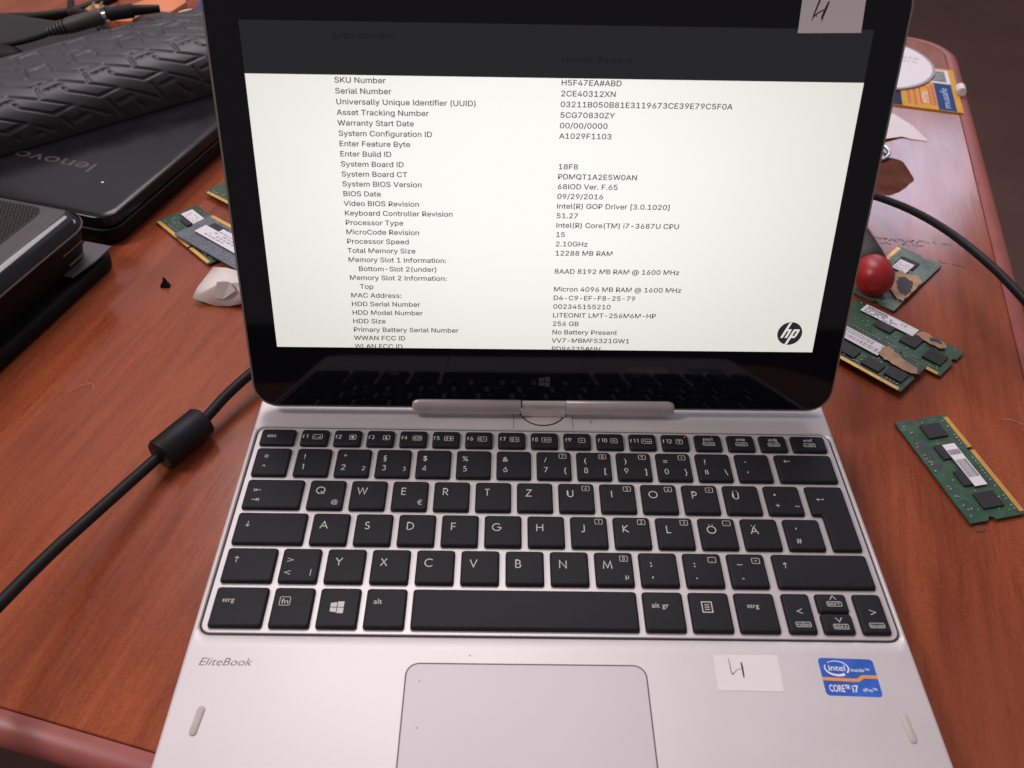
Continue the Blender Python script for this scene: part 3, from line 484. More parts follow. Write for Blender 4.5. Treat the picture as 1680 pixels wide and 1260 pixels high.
# seams of the hinge cover
def seam(pts, w=.28, closed=False, parent=None, name='seam', z=.02):
    return lpart(MB().ribbon(pts, w, z, closed), name, M_SEAM)
seam([(-142.2, 111.6), (-140.6, 111.6)]); seam([(140.8, 112.6), (142.2, 112.6)])
seam([(-15, 114.4), (-15, 127), (-15, 133)]); seam([(14.4, 114.4), (14.2, 127), (14.2, 133)])
# trackpad
tp = rrect(-56.2, -62, 36.2, -12.1, 5, 0, 8)
lpart(MB().loops([rrect(-55.95, -61.8, 35.95, -12.4, 4.8, .015, 8), rrect(-55.85, -61.7, 35.85, -12.5, 4.7, .05, 8)], False, True), 'trackpad', M_PAD)
lpart(MB().ribbon(xy(tp), .5, .03, True), 'trackpad_groove', M_SEAM)
for sx in (-1, 1):
    c = []
    for k in range(24):
        a = 2*math.pi*k/24; px = 1.42*math.cos(a); py = 1.42*math.sin(a)+(4.2 if math.sin(a) >= 0 else -4.2)
        r = -.09*sx*-1; c.append((sx*130.6+px*math.cos(r)-py*math.sin(r), -36.0+px*math.sin(r)+py*math.cos(r)))
    cc = Vector((sx*130.6, -36.0))
    b = MB().loops([[(p[0], p[1], .005) for p in c], [(p[0], p[1], .35) for p in c], [(cc.x+(p[0]-cc.x)*.75, cc.y+(p[1]-cc.y)*.92, .62) for p in c]], False, True)
    lpart(b, 'rubber_bumper', M_RUBBER, 50)
lpart(MB().text('EliteBook', -135.9, -13.9, 4.7, .02, width=20.2, shear=.22, off=-.006), 'deck_lettering', M_PRINTGREY)
# processor sticker
SXC, SYC, SR = 114.6, -15.9, -.025
def st(x, y): return (SXC+x*math.cos(SR)-y*math.sin(SR), SYC+x*math.sin(SR)+y*math.cos(SR))
def stm(mb): mb.v = [(*st(v[0], v[1]), v[2]) for v in mb.v]; return mb
sp = rrect(-10.7, -7.8, 10.7, 7.8, 1.5, 0, 5)
stk = lpart(stm(MB().loops([[(p[0], p[1], .01) for p in sp], [(p[0], p[1], .10) for p in sp]], False, True)), 'processor_sticker', M_BLUE)
stk['label'] = 'blue processor sticker with white lettering and an orange stripe'
def sub(mb, name, m): mb.v = [lo_(v) for v in mb.v]; return mb.obj(name, m, stk)
sub(stm(MB().ribbon([(-10.7, -1.0), (2.4, -1.3), (3.4, -1.0), (4.6, .1), (5.6, .3), (10.7, .3)], 1.35, .13)), 'stripe', M_ORANGE)
sw = MB(); pts = arc(-4.2, 3.6, 4.6, 3.0, 135, -38, 22)
sw.ribbon(pts, .5, .13, wf=[.25+.4*(i/22) for i in range(23)])
pts = arc(-4.2, 3.6, 4.6, 3.0, 155, 305, 20)
sw.ribbon(pts, .5, .13, wf=[.35+.75*(i/20) for i in range(21)])
sw.text('intel', -7.4, 2.5, 3.5, .14, width=6.4, off=.012); sw.text('inside\u2122', 1.1, 2.3, 2.1, .14, width=7.2, off=.01)
sw.text('CORE\u2122', -9.0, -6.2, 4.0, .14, width=7.9, off=.02); sw.text('i7', -.3, -6.2, 4.0, .14, width=2.5, off=.02); sw.text('vPro\u2122', 3.6, -5.9, 2.2, .14, width=5.6, off=.01)
sub(stm(sw), 'lettering', M_STW)
# hand-numbered paper label on the palm rest
pl = [(63.3, -7.1), (88.6, -6.9), (87.8, -22.2), (62.9, -21.9)]
po = lpart(MB().prism(pl, .01, .12), 'paper_label', M_PAPER); po['label'] = 'white paper label with a handwritten number on the palm rest'
ik = MB().ribbon([(69.0, -8.4), (69.1, -11), (69.1, -14.6), (69.5, -15.2), (70.2, -14.8), (71.5, -13.4), (73.3, -12.9)], .25, .14, wf=[.2, .28, .3, .55, .25, .22, .2])
ik.ribbon([(73.7, -10.2), (73.75, -12), (73.7, -14), (73.6, -16.6)], .6, .142, wf=[.5, .75, .7, .5])
ik.v = [lo_(v) for v in ik.v]; ik.obj('handwriting', M_INK, po)
lpart(MB().ribbon([(23.9, 118.8), (23.5, 119.9), (23.1, 121.2)], .35, .03, wf=[.25, .5, .15]), 'scuff_mark', mat('scuff', (.06, .05, .05), .7))
for x, y in ((-50.7, -19.6), (-50.3, -37.8), (-32, -8.6)): lpart(MB().flat(xy(rrect(x-.28, y-.22, x+.28, y+.22, .2, n=3)), .07), 'scuff_mark', MATS['scuff'])

# ---- keys
KZ = -.30
KM = {}
def keymesh(poly_key, outline):
    if poly_key in KM: return KM[poly_key]
    mb = MB()
    if outline is None:
        w, h = poly_key
        def L(i, z, r, f=0): return rrect(-w/2+i, -h/2+i+f, w/2-i, h/2-i, r, z, 4)
        mb.loops([L(.2, 0, .9), L(0, .4, 1.2), L(.05, 1.05, 1.2), L(.42, 1.72, 1.25, .16), L(.72, 1.91, 1.15, .22), L(1.1, 1.95, .9, .24)], False, True)
    else:
        def L(i, z): return [(x, y, z) for x, y in outline(i)]
        mb.loops([L(.2, 0), L(0, .4), L(.05, 1.05), L(.42, 1.72), L(.72, 1.91), L(1.1, 1.95)], False, True)
    KM[poly_key] = mb.mesh('key', M_KEY, 34); return KM[poly_key]
KT = 1.95+.012
def key(x0, x1, y0, y1, legend=None, outline=None, tagk=None):
    w = round(x1-x0, 1); h = round(y1-y0, 1); cx = (x0+x1)/2; cy = (y0+y1)/2
    o = link('key', keymesh(tagk or (w, h), outline), lap, lo_((cx, cy, KZ)))
    if legend:
        mb = MB(); legend(mb, lambda x, y: (x-cx, y-cy))
        if mb.f: mb.obj('key_legend', M_LEG, o)
    return o
BOX = .22
def icon_box(mb, x, y, w, h): mb.ribbon(xy(rrect(x-w/2, y-h/2, x+w/2, y+h/2, .45, n=3)), BOX, KT, True)
def arrow(mb, x, y, dx, dy, L=2.4, hd=.75, w=.26):
    tip = (x+dx*L/2, y+dy*L/2); mb.ribbon([(x-dx*L/2, y-dy*L/2), tip], w, KT)
    n = (-dy, dx)
    mb.ribbon([(tip[0]-dx*hd+n[0]*hd, tip[1]-dy*hd+n[1]*hd), tip, (tip[0]-dx*hd-n[0]*hd, tip[1]-dy*hd-n[1]*hd)], w, KT+.001)
def T(mb, s, x, y, size, width=None, align='CENTER', off=-.003): mb.text(s, x, y-size*.35, size, KT, align, width, 0, off)

def leg(items):
    def f(mb, tr):
        for it in items:
            k = it[0]; x, y = tr(it[2], it[3]) if k != 'custom' else (0, 0)
            if k == 'g': sglyph(mb, it[1], x, y, it[4], it[5] if len(it) > 5 else .34, KT)
            elif k == 't': T(mb, it[1], x, y, it[4], it[5] if len(it) > 5 else None)
            elif k == 'box':
                icon_box(mb, x, y, 3.3, 2.7)
                if it[1] in SF: sglyph(mb, it[1], x, y, 1.6, .2, KT)
                else: T(mb, it[1], x, y, 2.3)
            elif k == 'wbox':
                icon_box(mb, x, y, it[4], 2.1); T(mb, it[1], x, y+.1, 2.1, it[4]-1.0)
            elif k == 'arr': arrow(mb, x, y, *it[1])
            elif k == 'rib': mb.ribbon([(x+a, y+b) for a, b in it[1]], it[4], KT)
            elif k == 'custom': it[1](mb, tr)
    return f
FY0, FY1 = 100.3, 110.6
def ico(kind):
    def f(mb, tr, c):
        x, y = c
        w = {1: 4.6, 2: 3.1, 3: 3.1, 4: 4.2, 5: 4.2, 6: 4.2, 7: 4.2, 8: 4.4, 9: 3.1, 10: 3.1, 11: 4.7, 12: 3.1}[kind]
        icon_box(mb, x, y, w, 2.9)
        R = lambda a, b, c2, d: mb.flat([(x+a, y+b), (x+c2, y+b), (x+c2, y+d), (x+a, y+d)], KT)
        if kind == 1:
            T(mb, '*', x-1.2, y-.5, 3.0)
            for i in range(3): R(.1+i*.55, -.7, .45+i*.55, -.3+i*.35)
        elif kind == 2: R(-.55, -.8, .55, .6); mb.ribbon([(x-.9, y-.9), (x-.9, y+.8), (x+.9, y+.8)], .15, KT)
        elif kind == 3: mb.add([(x+.2+.95*math.cos(a), y+.95*math.sin(a), KT) for a in [math.radians(60+24*k) for k in range(11)]]+[(x+.7+.75*math.cos(a), y+.2+.75*math.sin(a), KT) for a in [math.radians(70+22*k) for k in range(11)]], [(k, k+1, 12+k, 11+k) for k in range(10)])
        elif kind == 4: R(-1.5, -.8, -1.2, .8); R(1.2, -.8, 1.5, .8); mb.ribbon([(x-.8, y-.7), (x+.8, y-.7), (x+.8, y+.7), (x-.8, y+.7)], .25, KT, True)
        elif kind in (5, 6, 7):
            mb.ribbon([(x-.6, y+.9), (x-1.3, y+.35), (x-1.3, y-.35), (x-.6, y-.9)], .22, KT, True)
            if kind == 5: mb.flat(arc(x+.9, y, .6, .6, 0, 330, 10), KT)
            elif kind == 6: mb.ribbon(arc(x-.1, y, .7, .7, -45, 45, 5), .2, KT); R(.9, -.12, 1.4, .12)
            else:
                mb.ribbon(arc(x-.1, y, .6, .6, -45, 45, 5), .2, KT); mb.ribbon(arc(x+.1, y, 1.1, 1.0, -45, 45, 5), .2, KT); T(mb, '*', x+1.2, y-.5, 2.4)
        elif kind == 8: R(-.9, -.2, -.5, .8); mb.ribbon(arc(x-.7, y+.1, .65, .6, 180, 360, 6), .18, KT); R(.2, -.25, 1.5, .25)
        elif kind in (9, 10): T(mb, '*', x, y-.55, 3.0 if kind == 9 else 4.0)
        elif kind == 11:
            mb.ribbon([(x-1.8, y-.6), (x-1.2, y+.5), (x-.5, y+.5)], .25, KT)
            for i in range(3): R(-.5+i*.85, -.6, .1+i*.85, .05)
        elif kind == 12: mb.ribbon([(x, y-1), (x, y+.3)], .25, KT); mb.ribbon(arc(x, y+.3, .9, .7, 0, 180, 7), .2, KT); R(-.3, .1, .3, .6)
    return f
key(-137.2, -120.6, FY0, FY1, leg([('t', 'esc', -131.7, 106.1, 3.5, 4.3)]))
IX = {1: -109.7, 2: -92.7, 3: -76.5, 4: -61.6, 5: -46.4, 6: -30.2, 7: -14.6, 8: .8, 9: 18.0, 10: 33.6, 11: 49.4, 12: 65.3}
F12 = None
for i in range(12):
    x0 = -117.8+15.87*i
    def fleg(mb, tr, i=i, x0=x0):
        x, y = tr(x0+(2.5 if i < 9 else 3.2), 105.7)
        if i in (4, 7, 10, 11): x -= .3
        T(mb, 'f', x-1.1 if i < 9 else x-1.9, y, 3.3)
        for j, chh in enumerate(str(i+1)): sglyph(mb, chh, x+.55+j*1.55-(.8 if i >= 9 else 0), y, 2.25, .3, KT)
        ico(i+1)(mb, tr, tr(IX[i+1], 105.5))
    k = key(x0, x0+13.3, FY0, FY1, fleg)
    if i == 11: F12 = (k, x0)
MB().add([(4.9+.35*math.cos(a), 4.1-.9+.3*math.sin(a), KT) for a in [k*1.05 for k in range(6)]], [tuple(range(6))]).obj('status_light', mat('red_led', (.3, .02, .02), .4, emit=(1, .12, .08), estr=.9), F12[0])
for x0, x1, a, b in ((72.9, 86.0, 'pos1', 'num'), (88.8, 102.0, 'ende', 'untbr'), (104.5, 117.7, 'einfg', 'druck'), (120.0, 136.8, 'entf', 's-abf')):
    c = (x0+x1)/2
    key(x0, x1, FY0, FY1, leg([('t', a, c, 107.6, 2.9, 4.5), ('wbox', b, c+.1, 104.4, 5.6)]))
# number row
NY0, NY1 = 81.0, 98.2
def ring(mb, tr):
    x, y = tr(-131.6, 92.6); mb.ribbon(arc(x, y, .75, .75, 0, 340, 12), .28, KT, True); x, y = tr(-131.7, 86.6); mb.ribbon([(x-.7, y-.5), (x, y+.5), (x+.7, y-.5)], .25, KT)
key(-137.0, -120.6, NY0, NY1, leg([('custom', ring)]))
num = [('1', '!', None, None), ('2', '"', '2', None), ('3', '\u00a7', '3', None), ('4', '$', None, None), ('5', '%', None, None), ('6', '&', None, None),
       ('7', '/', '{', '7'), ('8', '(', '[', '8'), ('9', ')', ']', '9'), ('0', '=', '}', '+'), ('\u00df', '?', '\\', None)]
for i, (d_, s_, a_, bx) in enumerate(num):
    x0 = -117.7+18.92*i; it = []
    it.append(('g', d_, x0+4.2, 86.3, 3.0, .33) if d_ in SF else ('t', d_, x0+4.2, 86.3, 3.9))
    it.append(('t', s_, x0+4.2, 92.6, 4.3))
    if a_ in SF: it.append(('g', a_, x0+13.7, 85.8, 2.2, .26))
    elif a_: it.append(('t', a_, x0+13.3, 86.2, 4.4 if a_ != '\\' else 5.0))
    if bx: it.append(('box', bx, x0+12.4, 95.0))
    key(x0, x0+16.4, NY0, NY1, leg(it))
key(90.4, 106.7, NY0, NY1, leg([('rib', [(-.4, .4), (.4, -.3)], 95.0, 92.8, .3), ('rib', [(.3, .6), (-.2, -.5)], 95.0, 86.4, .35)]))
key(109.5, 136.8, NY0, NY1, leg([('arr', (-1, 0, 2.8, .8), 115.0, 93.7)]))
# letter rows
def row(chars, xs, y0, y1, ly, extra={}):
    for i, ch in enumerate(chars):
        x0 = xs+18.94*i; it = [('g', ch, x0+5.4, ly, 3.75, .42)]
        it += [(a, b, x0+dx, y0+dy, *r) for a, b, dx, dy, *r in extra.get(ch, [])]
        key(x0, x0+16.4, y0, y1, leg(it))
QY0, QY1 = 61.7, 78.6
def tab(mb, tr):
    x, y = tr(-131.4, 71.9); arrow(mb, x+.3, y, -1, 0, 2.6, .7); mb.ribbon([(x-1.5, y-.9), (x-1.5, y+.9)], .25, KT)
    x, y = tr(-131.3, 66.4); arrow(mb, x-.3, y, 1, 0, 2.6, .7); mb.ribbon([(x+1.5, y-.9), (x+1.5, y+.9)], .25, KT)
key(-136.9, -110.9, QY0, QY1, leg([('custom', tab)]))
row('QWERTZUIOP\u00dc', -108.2, QY0, QY1, 72.2, {'Q': [('t', '@', 12.6, 4.0, 3.2)], 'E': [('t', '\u20ac', 13.0, 4.2, 3.9)],
    'U': [('box', '4', 12.6, 13.6)], 'I': [('box', '5', 12.6, 13.6)], 'O': [('box', '6', 12.6, 13.6)], 'P': [('box', '\u00d7', 12.6, 13.6)]})
def plus(mb, tr):
    x, y = tr(104.6, 73.0); mb.flat(arc(x, y, .5, .5, 0, 330, 9), KT); x, y = tr(104.8, 66.8)
    mb.ribbon([(x-1, y), (x+1, y)], .26, KT); mb.ribbon([(x, y-1), (x, y+1)], .26, KT+.001)
    x, y = tr(113.6, 66.4); mb.ribbon([(x-1, y-.15), (x-.4, y+.25), (x+.4, y-.2), (x+1, y+.2)], .28, KT)
key(100.1, 116.5, QY0, QY1, leg([('custom', plus)]))
# enter key: two rows tall, stepped on its left side
ex0, ex1, exl, ey0, eyt, eym = 119.4, 136.8, 123.9, 42.4, 78.6, 61.7
ecx, ecy = (ex0+ex1)/2, (ey0+eyt)/2
def ent(i):
    P = [(ex1, eyt), (ex0, eyt), (ex0, eym), (exl, eym), (exl, ey0), (ex1, ey0)]
    S = [(-1, -1), (1, -1), (1, 1), (1, 1), (1, 1), (-1, 1)]
    c = [(x-ecx+sx*i, y-ecy+sy*i) for (x, y), (sx, sy) in zip(P, S)]; out = []; r = 1.1
    for k in range(6):
        p = Vector(c[k]); a = (Vector(c[k-1])-p).normalized(); b = (Vector(c[(k+1) % 6])-p).normalized()
        for t in (0, .5, 1):
            q = p+a*r*(1-t)**2+b*r*t**2; out.append((q.x, q.y))
    return out
def entleg(mb, tr):
    x, y = tr(125.0, 70.5); arrow(mb, x, y, -1, 0, 3.0, .75); mb.ribbon([(x+1.5, y-.1), (x+1.5, y+.8)], .25, KT)
key(ex0, ex1, ey0, eyt, leg([('custom', entleg)]), ent, 'enter')
AY0, AY1 = 42.4, 59.4
key(-136.9, -106.1, AY0, AY1, leg([('arr', (0, -1, 2.8, .8), -131.5, 52.8)]))
row('ASDFGHJKL\u00d6\u00c4', -103.6, AY0, AY1, 52.6, {'J': [('box', '1', 12.6, 13.9)], 'K': [('box', '2', 12.6, 13.9)], 'L': [('box', '3', 12.6, 13.9)], '\u00d6': [('box', '-', 12.6, 13.9)]})
key(104.8, 121.1, AY0, AY1, leg([('rib', [(.25, .55), (-.2, -.5)], 109.9, 53.8, .35), ('t', '#', 109.8, 47.4, 3.8)]))
YY0, YY1 = 23.1, 40.3
key(-136.9, -115.5, YY0, YY1, leg([('arr', (0, 1, 3.0, .85), -132.1, 33.9)]))
key(-113.2, -96.8, YY0, YY1, leg([('rib', [(-1.3, .9), (1.2, 0), (-1.3, -.9)], -109.4, 34.0, .26), ('rib', [(1.2, .9), (-1.3, 0), (1.2, -.9)], -109.5, 27.7, .26), ('rib', [(0, 1.6), (0, -1.6)], -99.9, 27.8, .26)]))
row('YXCVBNM', -94.2, YY0, YY1, 33.4, {'M': [('box', '0', 12.5, 13.6), ('t', '\u00b5', 13.2, 4.7, 3.6)]})
def dots(pts):
    def f(mb, tr):
        for kx, x, y in pts:
            x, y = tr(x, y)
            if kx == '.': mb.flat(arc(x, y, .33, .33, 0, 315, 7), KT)
            elif kx == ',': mb.ribbon([(x+.15, y+.4), (x+.1, y-.1), (x-.2, y-.6)], .4, KT, wf=[.5, .45, .15])
            else: mb.ribbon([(x-1.2, y), (x+1.2, y)], .26, KT)
    return f
x0 = -94.2+18.94*7
key(x0, x0+16.4, YY0, YY1, leg([('custom', dots([('.', x0+5, 34.6), (',', x0+5, 33.2), (',', x0+5, 27.4)]))])); x0 += 18.94
key(x0, x0+16.4, YY0, YY1, leg([('custom', dots([('.', x0+4.6, 34.6), ('.', x0+4.6, 33.2), ('.', x0+4.7, 27.2)])), ('box', ',', x0+12.4, 36.6)])); x0 += 18.94
key(x0, x0+16.2, YY0, YY1, leg([('custom', dots([('-', x0+5, 34.3), ('.', x0+5.1, 27.3), ('.', x0+5.4, 27.3)])), ('box', '+', x0+12.2, 36.4)]))
key(95.7, 136.8, YY0, YY1, leg([('arr', (0, 1, 2.8, .8), 100.7, 34.2)]))
ZY0, ZY1 = 2.1, 20.7
key(-136.8, -115.3, ZY0, ZY1, leg([('t', 'strg', -130.8, 14.3, 3.0, 4.8)]))
def fnl(mb, tr):
    x, y = tr(-107.9, 13.9); icon_box(mb, x, y, 4.2, 3.9); T(mb, 'fn', x, y, 3.2, 2.8)
key(-112.9, -96.4, ZY0, ZY1, leg([('custom', fnl)]))
def winlogo(mb, x, y, s, z):
    for a, b, c, d2 in ((-1, -.06, .06, .86), (.06, 1, .06, 1.0), (-1, -.06, -.86, -.06), (.06, 1, -1.0, -.06)):
        k0 = .86 if abs(d2) > .9 or abs(c) > .9 else .72
        top0, top1 = (d2, d2) if d2 > .5 else (d2, d2)
        mb.flat([(x+a*s, y+c*s*(.84 if a < -.5 and c < -.5 else 1)), (x+b*s, y+c*s), (x+b*s, y+d2*s), (x+a*s, y+d2*s*(.84 if a < -.5 and d2 > .5 else 1))], z)
key(-94.1, -77.5, ZY0, ZY1, leg([('custom', lambda mb, tr: winlogo(mb, *tr(-86.4, 11.3), 2.7, KT))]))
key(-75.2, -58.6, ZY0, ZY1, leg([('t', 'alt', -70.2, 14.3, 3.4, 3.4)]))
key(-56.3, 35.7, ZY0, ZY1)
key(37.9, 54.6, ZY0, ZY1, leg([('t', 'alt gr', 44.9, 14.0, 3.3, 7.0)]))
def menul(mb, tr):
    x, y = tr(64.0, 13.4); mb.ribbon([(x-2.0, y-2.4), (x+2.0, y-2.4), (x+2.0, y+2.4), (x-2.0, y+2.4)], .4, KT, True)
    for d2 in (-1.1, 0, 1.1): mb.ribbon([(x-1.0, y+d2), (x+1.0, y+d2)], .36, KT)
key(56.9, 73.6, ZY0, ZY1, leg([('custom', menul)]))
key(75.8, 92.4, ZY0, ZY1, leg([('t', 'strg', 82.9, 14.3, 3.0, 4.8)]))
key(95.5, 107.1, ZY0, ZY1, leg([('rib', [(1.1, 1.1), (-1.1, 0), (1.1, -1.1)], 101.6, 12.0, .26), ('wbox', 'rollen', 101.7, 5.9, 6.0)]))
key(109.5, 122.4, 11.6, ZY1, leg([('rib', [(-1.3, -.9), (0, 1.0), (1.3, -.9)], 116.7, 18.5, .26), ('wbox', 'bild\u2191', 116.7, 15.6, 6.0)]))
key(109.5, 122.4, ZY0, 11.3, leg([('rib', [(-1.3, .9), (0, -1.0), (1.3, .9)], 116.6, 8.3, .26), ('wbox', 'bild\u2193', 116.7, 5.1, 6.0)]))
key(125.1, 136.8, ZY0, ZY1, leg([('rib', [(-1.2, 1.1), (1.2, 0), (-1.2, -1.1)], 131.4, 11.8, .26), ('wbox', 'pause', 131.4, 5.8, 6.0)]))

# ---- hinge
dsk = MB().loops([[(p[0], p[1], .01) for p in arc(-.4, 128.6, 11.6, 11.6, 0, 352, 44)], [(p[0], p[1], .30) for p in arc(-.4, 128.6, 11.6, 11.6, 0, 352, 44)], [(p[0], p[1], .45) for p in arc(-.4, 128.6, 11.2, 11.2, 0, 352, 44)]], False, True)
lpart(dsk, 'swivel_disc', mat('hinge_block_metal', (.66, .595, .575), .34, .55, var=.03, vscale=80), 30)
lpart(MB().ribbon(arc(-.4, 128.6, 11.95, 11.95, 150, 390, 44), .75, .03), 'disc_groove', M_BLACKGAP)
hb = MB()
prof = [(122.3, .23), (122.2, 3.0), (122.1, 6.0), (122.4, 8.0), (123.0, 9.3), (124.2, 10.1), (126.5, 10.3), (133, 10), (137.4, 5), (137.4, .23)]
hb.loops([[(x, y, z) for y, z in prof] for x in (-11.0, -10.7, 10.2, 10.5)])
for i in (0, 3):
    pass
lpart(hb, 'hinge_block', mat('hinge_block_metal', (.66, .595, .575), .34, .55, var=.03, vscale=80), 40)
seam([(-10.9, 122.1), (10.4, 122.1)], .25, name='seam', z=.47)

# ---- lid: local axes u right, v up the screen, n towards the viewer; origin at the middle of the picture's lower edge
ta, ya = math.radians(15.903), math.radians(.408)
FR = Matrix.Translation(Vector((-.25, 131.967, 36.764))*MM) @ Matrix.Rotation(ya, 4, 'Z') @ Matrix.Rotation(math.radians(90)-ta, 4, 'X')
lid = MB().loops([rrect(-139.5, -30, 139.5, 161.5, 9, -8.0, 9), rrect(-142, -32.2, 142, 164.2, 11.5, -6.2, 9), rrect(-142.5, -32.8, 142.5, 164.8, 12, -3.5, 9), rrect(-142.5, -32.8, 142.5, 164.8, 12, -.3, 9),
                  rrect(-142.3, -32.6, 142.3, 164.6, 11.8, .12, 9), rrect(-141.5, -31.8, 141.5, 163.8, 11.2, .2, 9), rrect(-141.5, -31.8, 141.5, 163.8, 11.2, -.4, 9)])
lido = lid.obj('lid', M_RIM, lap, 30)
lido.matrix_basis = Matrix.Translation(Vector((-OX, -OY, -OZ))*MM) @ FR
lido['label'] = 'display lid with a black glossy bezel and thin grey rim'
gl = MB().loops([rrect(-141.4, -31.7, 141.4, 163.7, 11.1, -.35, 9), rrect(-141.4, -31.7, 141.4, 163.7, 11.1, .18, 9), rrect(-141.0, -31.3, 141.0, 163.3, 10.8, .30, 9)], False, True)
gl.obj('bezel_glass', M_GLASS, lido)
LV = 123.7
MB().flat([(-128.15, 0), (128.15, 0), (128.15, LV), (-128.15, LV)], .345).obj('lit_picture', M_LIT, lido)['label'] = 'bright white picture area of the display'
MB().flat([(-128.15, LV), (128.15, LV), (128.15, 144.2), (-128.15, 144.2)], .345).obj('dark_picture_band', M_DIM, lido)['label'] = 'dark unlit band across the top of the display'
LEFT = ['SKU Number', 'Serial Number', 'Universally Unique Identifier (UUID)', 'Asset Tracking Number', 'Warranty Start Date', 'System Configuration ID', 'Enter Feature Byte', 'Enter Build ID',
        'System Board ID', 'System Board CT', 'System BIOS Version', 'BIOS Date', 'Video BIOS Revision', 'Keyboard Controller Revision', 'Processor Type', 'MicroCode Revision', 'Processor Speed', 'Total Memory Size',
        'Memory Slot 1 Information:', ' Bottom-Slot 2(under)', 'Memory Slot 2 Information:', ' Top', 'MAC Address:', 'HDD Serial Number', 'HDD Model Number', 'HDD Size', 'Primary Battery Serial Number', 'WWAN FCC ID', 'WLAN FCC ID']
RIGHT = ['H5F47EA#ABD', '2CE40312XN', '03211B050B81E3119673CE39E79C5F0A', '5CG70830ZY', '00/00/0000', 'A1029F1103', '', '', '18F8', 'PDMQT1A2E5W0AN', '68IOD Ver. F.65', '09/29/2016', 'Intel(R) GOP Driver [3.0.1020]', '51.27',
         'Intel(R) Core(TM) i7-3687U CPU', '15', '2.10GHz', '12288 MB RAM', '', '8AAD 8192 MB RAM @ 1600 MHz', '', 'Micron 4096 MB RAM @ 1600 MHz', 'D4-C9-EF-F8-25-79', '002345155210', 'LITEONIT LMT-256M6M-HP', '256 GB', 'No Battery Present', 'VV7-MBMF5321GW1', 'PD96235ANH']
KX = 58.8/sans(MB(), LEFT[2], 0, 0, 1, 0, 1); KY = 4.35
tx = MB()
def clip(vs_mb, zmin):
    vs_mb.v = [(v[0], max(v[1], zmin), v[2]) for v in vs_mb.v]; return vs_mb
for i, s in enumerate(LEFT):
    v = 121.75-4.32*i-1.12; ind = 4.4 if s[0] == ' ' else 0
    sans(tx, s.strip(), -91.7+ind+.016*i, v, KY, .365, KX)
for i, s in enumerate(RIGHT):
    if s: sans(tx, s, 2.1+.016*i, 122.0-4.34*i-1.12, KY, .365, KX)
clip(tx, .05).obj('screen_text', M_TXT, lido)
t_ = MB(); sans(t_, 'System Information', -91.2, 137.8, 4.9, .365, 3.9); t_.obj('screen_text', M_TXT2, lido)
t_ = MB(); sans(t_, 'Hewlett-Packard', 2.2, 129.9, 4.35, .365, KX); t_.obj('screen_text', M_TXT2, lido)
lg = MB(); lg.flat(arc(115.7, 9.7, 5.9, 5.9, 0, 352, 44), .36).obj('logo_disc', M_LOGO, lido)
lh = MB()
def slab(a0, b0, a1, b1, w):       # slanted bar between heights, in logo units
    lh.flat([(115.7+a0-w/2, 9.7+b0), (115.7+a0+w/2, 9.7+b0), (115.7+a1+w/2, 9.7+b1), (115.7+a1-w/2, 9.7+b1)], .375)
k = .42
def P(a, b): return (115.7+a+b*k, 9.7+b)
def poly(*q): lh.flat([P(*p) for p in q], .375)
poly((-3.3, -2.3), (-2.1, -2.3), (-2.1, 6.0), (-3.3, 5.4)); poly((-2.1, 1.2), (-.1, 1.2), (-.3, 2.2), (-2.1, 2.2)); poly((-1.2, -2.3), (-.1, -2.3), (-.1, 1.2), (-1.2, 1.2))
poly((.7, -6.0), (1.9, -5.6), (1.9, 2.2), (.7, 2.2)); poly((1.9, 1.2), (3.9, 1.2), (3.6, 2.2), (1.9, 2.2)); poly((2.8, -1.3), (3.9, -1.3), (3.9, 1.2), (2.8, 1.2)); poly((1.9, -2.3), (3.6, -2.3), (3.9, -1.3), (1.9, -1.3))
lh.obj('logo_letters', M_LIT, lido)
wl = MB(); winlogo(wl, -.2, -17.4, 2.7, .32); wl.obj('bezel_logo', M_WINL, lido)
lb = MB().prism([(97.3, 142.5), (123.0, 143.0), (122.4, 158.6), (97.0, 158.2)], .36, .48).obj('paper_label', M_PAPER, lido)
lb['label'] = 'white paper label with a handwritten number on the top corner of the bezel'
hw = MB().ribbon([(104.6, 156), (104.0, 154.6), (102.7, 149.6), (102.2, 147.3)], .5, .50, wf=[.6, .8, .6, .3]); hw.ribbon([(102.5, 148.6), (104.2, 150.2), (106.4, 151.4)], .5, .502); hw.ribbon([(107.9, 154.6), (107.2, 152.2), (106.3, 149.2), (105.9, 147.9)], .6, .504, wf=[.6, 1.0, 1.0, .5]); hw.ribbon([(106.5, 148.8), (106.3, 146.8)], .25, .506); hw.ribbon([(103.6, 149.8), (104.0, 148.6)], .25, .506)
hw.obj('handwriting', M_INK, lb)
for sx in (-1, 1):
    u0, u1 = (-64.9, -11.3) if sx < 0 else (10.9, 64.6)
    pr = [(-27.6, .5), (-27.75, 1.3), (-28.3, 1.75), (-30.5, 2.1), (-33.4, 2.2), (-34.8, 1.6), (-35.4, .2), (-35.2, -4.5), (-33.2, -6.5), (-27.6, -6.5)]
    hbm = MB(); ends = [(0, 1.0), (.9, .35)] if sx < 0 else []
    us = [u0, u0+.4, u0+1.6, u0+3.5, u1-.2, u1] if sx < 0 else [u0, u0+.2, u1-3.5, u1-1.6, u1-.4, u1]
    ins = [2.6, 1.5, .6, 0, 0, .3] if sx < 0 else [.3, 0, 0, .6, 1.5, 2.6]
    hbm.loops([[(u, v-(i*.75 if v > -30 else 0) if v > -30 else v+i*.1, n-(i*.3 if n > 0 else 0)) for v, n in pr] for u, i in zip(us, ins)])
    hbm.obj('hinge_cover', M_HINGE, lido, 50)

